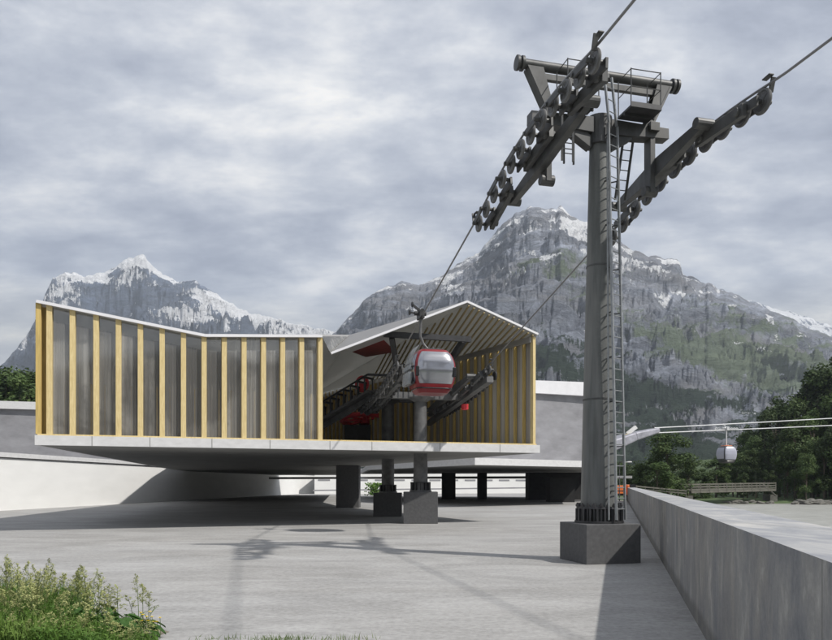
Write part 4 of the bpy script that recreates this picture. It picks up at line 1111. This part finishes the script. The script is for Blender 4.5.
# ------------------------------------------------------------------ trees
def leaf_cards(mb, c, r, n, size, rng, squash=.8):
    for _ in range(n):
        d = Vector((rng.gauss(0, 1), rng.gauss(0, 1), rng.gauss(0, 1))).normalized()
        p = c + Vector((d.x, d.y, d.z * squash)) * r * (rng.random() ** .45)
        a = Vector((rng.gauss(0, 1), rng.gauss(0, 1), rng.gauss(0, .6))).normalized()
        b = a.cross(d + Vector((0, 0, .6))).normalized() if a.cross(d).length > .01 else a.orthogonal()
        s = size * rng.uniform(.6, 1.3)
        mb.add([p - a * s * .5, p + b * s * .32, p + a * s * .5, p - b * s * .32], [(0, 1, 2, 3)])
def broad_tree(seed, h=18.0, wd=9.5, n=6600):
    rng = random.Random(seed)
    root = empty('broadleaf_tree', (0, 0, 0), 'tree', 'tree')
    tk = MB(); cr = MB()
    tk.path([(0, 0, -1), (.1, 0, h * .25), (-.1, .1, h * .5), (0, 0, h * .82)], [.32, .26, .18, .06], 8)
    cl = []
    for k in range(30):
        z = h * rng.uniform(.16, .97); zz_ = (z / h - .5) / .5
        rad = wd * .5 * math.sqrt(max(.08, 1 - zz_ * zz_ * .85)) * rng.uniform(.25, .95)
        a = rng.uniform(0, 2 * math.pi)
        c = Vector((math.cos(a) * rad, math.sin(a) * rad, z)); cl.append(c)
        if k % 3 == 0: tk.path([(0, 0, z * .7), tuple(c * .5 + Vector((0, 0, z * .4))), tuple(c)], [.09, .06, .02], 5)
    for c in cl: leaf_cards(cr, c, wd * rng.uniform(.13, .23), n // 30, .52, rng)
    tk.build('trunk', M['bark'], root, smooth=True); cr.build('crown', M['leaf'], root, keep=True)
    return root
def fir_tree(seed, h=22.0, wd=6.5, n=3000):
    rng = random.Random(seed)
    root = empty('fir_tree', (0, 0, 0), 'tree', 'tree')
    tk = MB(); cr = MB(); tk.path([(0, 0, -1), (0, 0, h * .5), (0, 0, h * .97)], [.30, .18, .03], 8)
    m = 110
    for k in range(m):
        z = h * (.10 + .88 * (k / m) ** .9); L = wd * .5 * (1 - z / h) ** .8 * rng.uniform(.6, 1.15) + .15
        a = rng.uniform(0, 2 * math.pi); e = Vector((math.cos(a), math.sin(a), -.35))
        side = Vector((-e.y, e.x, 0))
        for q in range(n // m):
            t = rng.random() ** .7; p = Vector((0, 0, z)) + e * L * t + side * rng.uniform(-.28, .28) * L * (1 - t * .6) + Vector((0, 0, rng.uniform(-.18, .12)))
            aa = (e + side * rng.uniform(-.9, .9)).normalized(); bb_ = Vector((rng.gauss(0, .5), rng.gauss(0, .5), 1)).cross(aa).normalized(); s = rng.uniform(.25, .55)
            cr.add([p - aa * s * .5, p + bb_ * s * .25, p + aa * s * .5, p - bb_ * s * .25], [(0, 1, 2, 3)])
    tk.build('trunk', M['bark'], root, smooth=True); cr.build('crown', M['leafdark'], root, keep=True)
    return root
broads = [broad_tree(100 + k) for k in range(4)]
firs = [fir_tree(200 + k) for k in range(3)]
used = set()
def place(src, x, y, z, h, wdk, lab, group, rzv):
    base_h = 18.0 if src in broads else 22.0
    s = h / base_h; key = id(src)
    if key not in used:
        used.add(key); o = src; o.location = (x, y, z); o.rotation_euler = (0, 0, rzv); o.scale = (s * wdk, s * wdk, s); o['label'] = lab; o['group'] = group
    else: o = copy_tree(src, (x, y, z), rzv, (s * wdk, s * wdk, s), lab, group)
    return o
rng = random.Random(5)
def bank_z(x, y):
    sh = float(np.interp(x, [22, 38, 49, 70, 260, 330], [95, 105, 117, 120, 133, 136]))
    return -1.5 + min(max((y - sh + 1.5) * .35, 0), 1.1) + min(max(y - sh - 8, 0), 40) * min(max((x - 85) / 90, 0), .30)
outline = lambda px: float(np.interp(px, [690, 720, 734, 748, 762, 785, 809, 832, 860, 900, 1000], [474, 462, 444, 424, 412, 393, 374, 356, 345, 335, 320]))
cnt = 0
sizes = ['tall', 'slim', 'full', 'leaning', 'ragged', 'rounded']
for row, (d0, dpx, drop) in enumerate(((123, 10, 70), (133, 10, 40), (147, 9, 16), (165, 9, 0))):
    px = 706 + row * 8
    while px < 930:
        jp = px + rng.uniform(-3, 3); d = d0 + rng.uniform(-3, 4)
        x = (jp - 416) / FPX * d; z = bank_z(x, d)
        topy = outline(jp) + drop * min(1, (jp - 690) / 90) + rng.uniform(-4, 9)
        topz = EYE + (HOR - topy) / FPX * d; h = topz - z
        if h > 3.5:
            h = min(h, 34); src = rng.choice(firs) if rng.random() < (.25 if row < 2 else .45) else rng.choice(broads)
            kindw = 'dark fir' if src in firs else 'green broadleaf tree'
            rw = ['at the water edge', 'in the second line of the forest', 'in the middle of the forest', 'on the forest skyline'][row]
            xp = 'behind the footbridge' if jp < 765 else ('above the rock heap' if jp < 835 else 'beyond the right picture edge')
            place(src, x, d, z - .3, h, .95 if src in broads else 1.1, f'{sizes[cnt % 6]} {kindw} {rw}, {xp}, number {cnt + 1} from the bridge'.replace(f', number {cnt + 1} from the bridge', ''), 'trees of the riverside forest', rng.uniform(0, 6.28))
            cnt += 1
        px += dpx * rng.uniform(.8, 1.2)
# lone bushy trees left of the bridge
for px, top, d, wk, lab in ((668, 431, 112, 1.25, 'bushy broadleaf tree standing alone behind the wall end'), (646, 458, 116, 1.4, 'low round tree just right of the tower'), (657, 462, 108, 1.3, 'small shrub-like tree at the foot of the lone bushy tree'), (688, 466, 122, 1.6, 'low bush between the lone tree and the forest'), (634, 470, 120, 1.6, 'small bush by the street lamp'), (702, 468, 128, 1.8, 'dark bush behind the footbridge left end'), (716, 458, 131, 1.5, 'bush behind the middle of the footbridge')):
    x = (px - 416) / FPX * d; tz = EYE + (HOR - top) / FPX * d
    place(broads[cnt % 4], x, d, -1.3, tz + 1.3, wk, lab, 'bushes near the footbridge', rng.uniform(0, 6.28)); cnt += 1
for i, px in enumerate(range(612, 748, 7)):
    d = 190 + (i * 37) % 70; x = (px - 416) / FPX * d; top = 468 - 7 * math.sin(i * 1.3) - max(0, px - 700) * .25
    tz = EYE + (HOR - top) / FPX * d
    place((firs + broads)[(i * 3) % 7], x, d, -1.6, tz + 1.6, 1.5, 'distant tree', 'distant trees beyond the bushes', rng.uniform(0, 6.28))
k = 0
for px, top, d in ((-22, 374, 118), (-6, 366, 122), (6, 372, 116), (16, 367, 124), (27, 372, 118), (36, 374, 126), (46, 384, 130), (20, 385, 114)):
    x = (px - 416) / FPX * d; tz = EYE + (HOR - top) / FPX * d
    place((firs + broads)[k % 7], x, d, -1.0, tz + 1, 1.2, f'{sizes[k % 6]} dark tree behind the terrace building at far left' if k < 6 else ['small tree peeping past the facade corner', 'lowest tree above the terrace roof'][k - 6], 'trees behind the terrace building', rng.uniform(0, 6.28)); k += 1

# ------------------------------------------------------------------ foreground plants
rng = random.Random(21)
def in_patch(x, y):
    px = 416 + FPX * x / y
    return px < 128 + 24 * math.sin(y * 2.1) - (y - 10) * 22
so = MB(); pl = []
for k in range(40):
    a = 6.283 * k / 40; rr_ = 1 + .10 * math.sin(5 * a) + .07 * math.sin(11 * a + 1)
    pl.append((-7.3 + 3.35 * rr_ * math.cos(a), 10.3 + 2.3 * rr_ * math.sin(a)))
so.prism(pl, -.02, .004)
tag(so.build('soil', simple('dusty_soil', (.17, .15, .115), .95, 0, .4, (1, 1, 1), 5, .5, .03)), kind='structure')
gr = MB()
for _ in range(15000):
    y = 8.8 + 4.3 * rng.random() ** 1.3; x = rng.uniform(-9.2, -3.4)
    if not in_patch(x, y): continue
    px = 416 + FPX * x / y
    h = rng.uniform(.18, .62) * float(np.interp(px, [-40, 0, 60, 110, 150], [1.15, 1.1, .9, .62, .4])); a = rng.uniform(0, 6.28); wv = rng.uniform(.006, .014)
    dx, dy = math.cos(a) * wv, math.sin(a) * wv; bx, by = rng.gauss(0, .14) * h * 1.6, rng.gauss(0, .14) * h * 1.6
    gr.add([(x - dx, y - dy, 0), (x + dx, y + dy, 0), (x + dx * .7 + bx * .35, y + dy * .7 + by * .35, h * .6), (x - dx * .7 + bx * .35, y - dy * .7 + by * .35, h * .6), (x + bx, y + by, h)], [(0, 1, 2, 3), (3, 2, 4)])
for _ in range(26000):     # small weed leaves inside the clump
    y = 8.8 + 4.0 * rng.random() ** 1.3; x = rng.uniform(-9.2, -3.4)
    if not in_patch(x, y): continue
    px = 416 + FPX * x / y
    z = rng.uniform(.02, .42) * float(np.interp(px, [0, 60, 110, 150], [1.15, 1.0, .7, .4])); s = rng.uniform(.02, .045)
    a = Vector((rng.gauss(0, 1), rng.gauss(0, 1), rng.gauss(0, .5))).normalized() * s; b2 = a.cross(Vector((rng.gauss(0, .4), rng.gauss(0, .4), 1))).normalized() * s * .5; p = Vector((x, y, z))
    gr.add([p - a, p + b2, p + a, p - b2], [(0, 1, 2, 3)])
tag(gr.build('grass', M['grass'], keep=True), 'lush green meadow grass in the bottom left corner', 'grass', None, 'stuff')
tf = MB()
for cx_, cy_, nn_ in ((-2.75, 10.2, 40), (-2.0, 10.12, 110), (-1.72, 10.2, 50), (-1.2, 10.14, 35), (-0.9, 10.2, 20)):
    for _ in range(nn_):
        x = cx_ + rng.gauss(0, .17); y = cy_ + rng.gauss(0, .06); h = rng.uniform(.02, .11); bx = rng.gauss(0, .03)
        tf.add([(x - .005, y, 0), (x + .005, y, 0), (x + bx, y + rng.gauss(0, .03), h)], [(0, 1, 2)])
tag(tf.build('sparse_grass', M['stemgreen'], keep=True), 'sparse weeds sprouting from the pavement edge', 'grass', None, 'stuff')
def weed(seed, h=1.0):
    r_ = random.Random(seed); root = empty('tall_grass_stalk', (0, 0, 0), 'stalk', 'plant')
    st = MB(); hd = MB(); bx, by = r_.gauss(0, .07), r_.gauss(0, .05)
    pt = lambda t: Vector((bx * t * t, by * t * t, h * t))
    st.path([pt(k / 6) for k in range(7)], [.006, .0055, .005, .0045, .004, .003, .002], 5)
    for k in range(3):
        t = r_.uniform(.1, .5); a = r_.uniform(0, 6.28); L = r_.uniform(.18, .3); e = Vector((math.cos(a), math.sin(a), 1.0)); p = pt(t)
        st.add([p, p + Vector((-e.y, e.x, 0)) * .012 + e * L * .5, p + e * L - UP * L * .35, p + Vector((e.y, -e.x, 0)) * .012 + e * L * .5], [(0, 1, 2, 3)])
    for k in range(14):
        t = .58 + .42 * k / 13; a = r_.uniform(0, 6.28); L = (1.05 - t) * .26 * r_.uniform(.5, 1.2) + .012; e = Vector((math.cos(a), math.sin(a), .8)); p = pt(t)
        st.tube(p, p + e * L, .002, .0015, 4, False)
        for q in range(16):
            c = p + e * L * r_.uniform(.55, 1.05) + Vector((r_.gauss(0, .011), r_.gauss(0, .011), r_.gauss(0, .014))); s = r_.uniform(.008, .015)
            a1 = Vector((r_.gauss(0, 1), r_.gauss(0, 1), r_.gauss(0, 1))).normalized() * s; b1 = a1.orthogonal().normalized() * s * .6
            hd.add([c - a1, c + b1, c + a1, c - b1], [(0, 1, 2, 3)])
    st.build('stem', M['stemgreen'], root, keep=True); hd.build('seed_head', M['seed'], root, keep=True)
    return root
ws = [weed(300 + k) for k in range(6)]; nw = 0
wl = []
for _ in range(26):
    px = rng.uniform(-10, 150); y = rng.uniform(9.1, 9.9)
    if in_patch((px - 416) / FPX * y, y): wl.append((px, y, rng.uniform(.28, .55)))
for _ in range(70):
    px = rng.uniform(-12, 120); y = rng.uniform(9.4, 12.2); wl.append((px, y, float(np.interp(px, [0, 30, 70, 120], [.98, .92, .82, .62])) * rng.uniform(.72, 1.08)))
wl += [(139, 10.4, .86), (143, 10.6, .70), (148, 10.5, .62), (134, 10.8, .5), (98, 10.6, .80), (76, 11.0, .93), (86, 11.1, .9)]
for px, y, h in wl:
    x = (px - 416) / FPX * y; src = ws[nw % 6]
    lone = px > 130
    lab = 'pale-headed grass stalk standing in the corner clump' if not lone else 'thin pale stalk at the right edge of the clump'
    if nw < 6: o = src; o.location = (x, y, 0); o.scale = (1, 1, h); o.rotation_euler = (0, 0, rng.uniform(0, 6.28)); o['label'] = lab; o['group'] = 'grass stalks in the corner clump'
    else: o = copy_tree(src, (x, y, 0), rng.uniform(0, 6.28), (1, 1, h), lab, 'grass stalks in the corner clump')
    if lone: o['group'] = 'stalks at the edge of the clump'
    nw += 1
def leafy(x, y, label, n, seed, spread, hh):
    r_ = random.Random(seed); root = empty('broadleaf_plant', (x, y, 0), label, 'plant')
    st = MB()
    for k in range(n):
        a = r_.uniform(0, 6.28); L = r_.uniform(.5, 1) * spread; tip = Vector((x + math.cos(a) * L, y + math.sin(a) * L, hh * r_.uniform(.55, 1)))
        st.path([(x, y, 0), ((x * 2 + tip.x) / 3, (y * 2 + tip.y) / 3, tip.z * .7), tuple(tip)], .005, 5)
        lf = MB(); e = Vector((math.cos(a), math.sin(a), -.25)).normalized(); s = Vector((-e.y, e.x, 0)); sz = r_.uniform(.10, .17)
        rows = 7
        for j in range(rows):
            t = j / (rows - 1); wv = sz * .55 * math.sin(math.pi * (.08 + .92 * t) ** .8) * (1 + .22 * (j % 2)) + .002; c = tip + e * sz * 1.5 * t - UP * sz * .5 * t * t
            lf.v += [tuple(c - s * wv + UP * .015), tuple(c - UP * .01), tuple(c + s * wv + UP * .015)]
        for j in range(rows - 1):
            o = j * 3; lf.f += [(o, o + 1, o + 4, o + 3), (o + 1, o + 2, o + 5, o + 4)]
        lf.build('leaf', M['broad'], root, smooth=True)
    st.build('stem', M['stemgreen'], root)
leafy(-4.32, 10.2, 'broad dark-leaved plant at the right end of the clump', 24, 4, .34, .34)
leafy(-4.75, 10.5, 'broad-leaved plant in the middle of the clump front', 22, 5, .32, .42)
leafy(-4.0, 10.3, 'smaller broad-leaved plant beside the yellow flowers', 16, 6, .24, .24)
def flower(x, y, h, petal, name, label, group, r=.022):
    root = empty(name, (x, y, 0), label, 'flower', group)
    st = MB(); st.path([(x, y, 0), (x + .01, y, h * .5), (x, y, h)], .004, 5); st.build('stem', M['stemgreen'], root)
    hd = MB()
    for k in range(9):
        a = 6.283 * k / 9; e = Vector((math.cos(a), math.sin(a) * .8, .35)); s = Vector((-math.sin(a), math.cos(a), 0)); c = Vector((x, y, h))
        hd.add([c, c + e * r * .6 + s * r * .3, c + e * r * 1.2, c + e * r * .6 - s * r * .3], [(0, 1, 2, 3)])
    hd.ring((x, y, h + .004), UP, r * .3, r * .2, 8, 5)
    hd.build('petals', petal, root)
for px, py in ((141, 613), (143, 615), (147, 617), (152, 617), (142, 621), (148, 621), (153, 622), (157, 622), (160, 618), (150, 612)):
    y = 10.05 + rng.uniform(0, .25); p = W(px, py, y)
    flower(p.x, y, p.z, M['yellow'], 'yellow_flower', 'small yellow daisy at the right tip of the clump', 'yellow daisies at the clump tip', .026)
for px, py in ((107, 630), (112, 630.5), (112.5, 634), (106, 634)):
    y = 9.9; p = W(px, py, y); flower(p.x, y, max(p.z, .1), M['purple'], 'purple_flower', 'small purple flower low in the front of the clump', 'purple flowers in the clump', .028)

ORD = 'leftmost second third fourth fifth sixth seventh eighth ninth tenth eleventh twelfth thirteenth fourteenth fifteenth sixteenth seventeenth eighteenth nineteenth twentieth'.split()
def ordw(i):
    if i < 20: return ORD[i]
    if i == 99: return 'hundredth'
    if i > 99: return 'hundred and ' + (ordw(i - 100) if i > 100 else 'first')
    tens = ['', '', 'twenty', 'thirty', 'forty', 'fifty', 'sixty', 'seventy', 'eighty', 'ninety'][(i + 1) // 10]; u_ = (i + 1) % 10
    return (tens[:-1] + 'ieth') if u_ == 0 else tens + '-' + ['first', 'second', 'third', 'fourth', 'fifth', 'sixth', 'seventh', 'eighth', 'ninth'][u_ - 1]
def relabel(group, keyf, text):
    buckets = {}
    for o in COL.objects:
        if o.parent is None and o.get('group') == group: buckets.setdefault(keyf(o), []).append(o)
    for k, lst in buckets.items():
        lst.sort(key=lambda o: o.location.x / o.location.y)
        for i, o in enumerate(lst): o['label'] = text(k, ('' if i else '') + ordw(i), o, i)
rows_ = ['in the front row of trees along the far shore', 'in the second row of the riverside forest', 'in the third row of the riverside forest', 'on the skyline row of the riverside forest']
relabel('trees of the riverside forest', lambda o: 0 if o.location.y < 128 else 1 if o.location.y < 139 else 2 if o.location.y < 156 else 3,
        lambda k, n, o, i: ('fir, ' if o.name.startswith('fir') else 'broadleaf tree, ') + n + (' from the left ' if i else ' one ') + rows_[k])
relabel('grass stalks in the corner clump', lambda o: 0, lambda k, n, o, i: 'pale-headed grass stalk, ' + n + (' from the left' if i else ' one') + ' in the corner clump')
relabel('stalks at the edge of the clump', lambda o: 0, lambda k, n, o, i: 'thin pale stalk, ' + n + (' from the left' if i else ' one') + ' at the right edge of the clump')
relabel('yellow daisies at the clump tip', lambda o: 0, lambda k, n, o, i: 'small yellow daisy, ' + n + (' from the left' if i else ' one') + ' at the tip of the clump')
relabel('purple flowers in the clump', lambda o: 0, lambda k, n, o, i: 'small purple flower, ' + n + (' from the left' if i else ' one') + ' low in the clump')
relabel('trees behind the terrace building', lambda o: 0, lambda k, n, o, i: 'dark tree, ' + n + (' from the left' if i else ' one') + ' behind the terrace building')

relabel('distant trees beyond the bushes', lambda o: 0, lambda k, n, o, i: 'distant tree, ' + n + (' from the left' if i else ' one') + ' in the belt beyond the lone bushy tree')
# ------------------------------------------------------------------ haze
HAZE = True
if HAZE:
    hm = bpy.data.materials.new('valley_haze'); hm.use_nodes = True; t = hm.node_tree; t.nodes.clear()
    ho = N(t, 'ShaderNodeOutputMaterial'); pv = N(t, 'ShaderNodeVolumePrincipled')
    pv.inputs['Color'].default_value = (0.78, 0.87, 1.0, 1); pv.inputs['Density'].default_value = 0.00013; pv.inputs['Anisotropy'].default_value = 0.1
    t.links.new(pv.outputs[0], ho.inputs['Volume'])
    w = MB(); w.box((0, 3500, 690), (19000, 13500, 1388)); hz_ = w.build('haze', hm); tag(hz_, 'thin blue valley haze', 'haze', None, 'stuff')
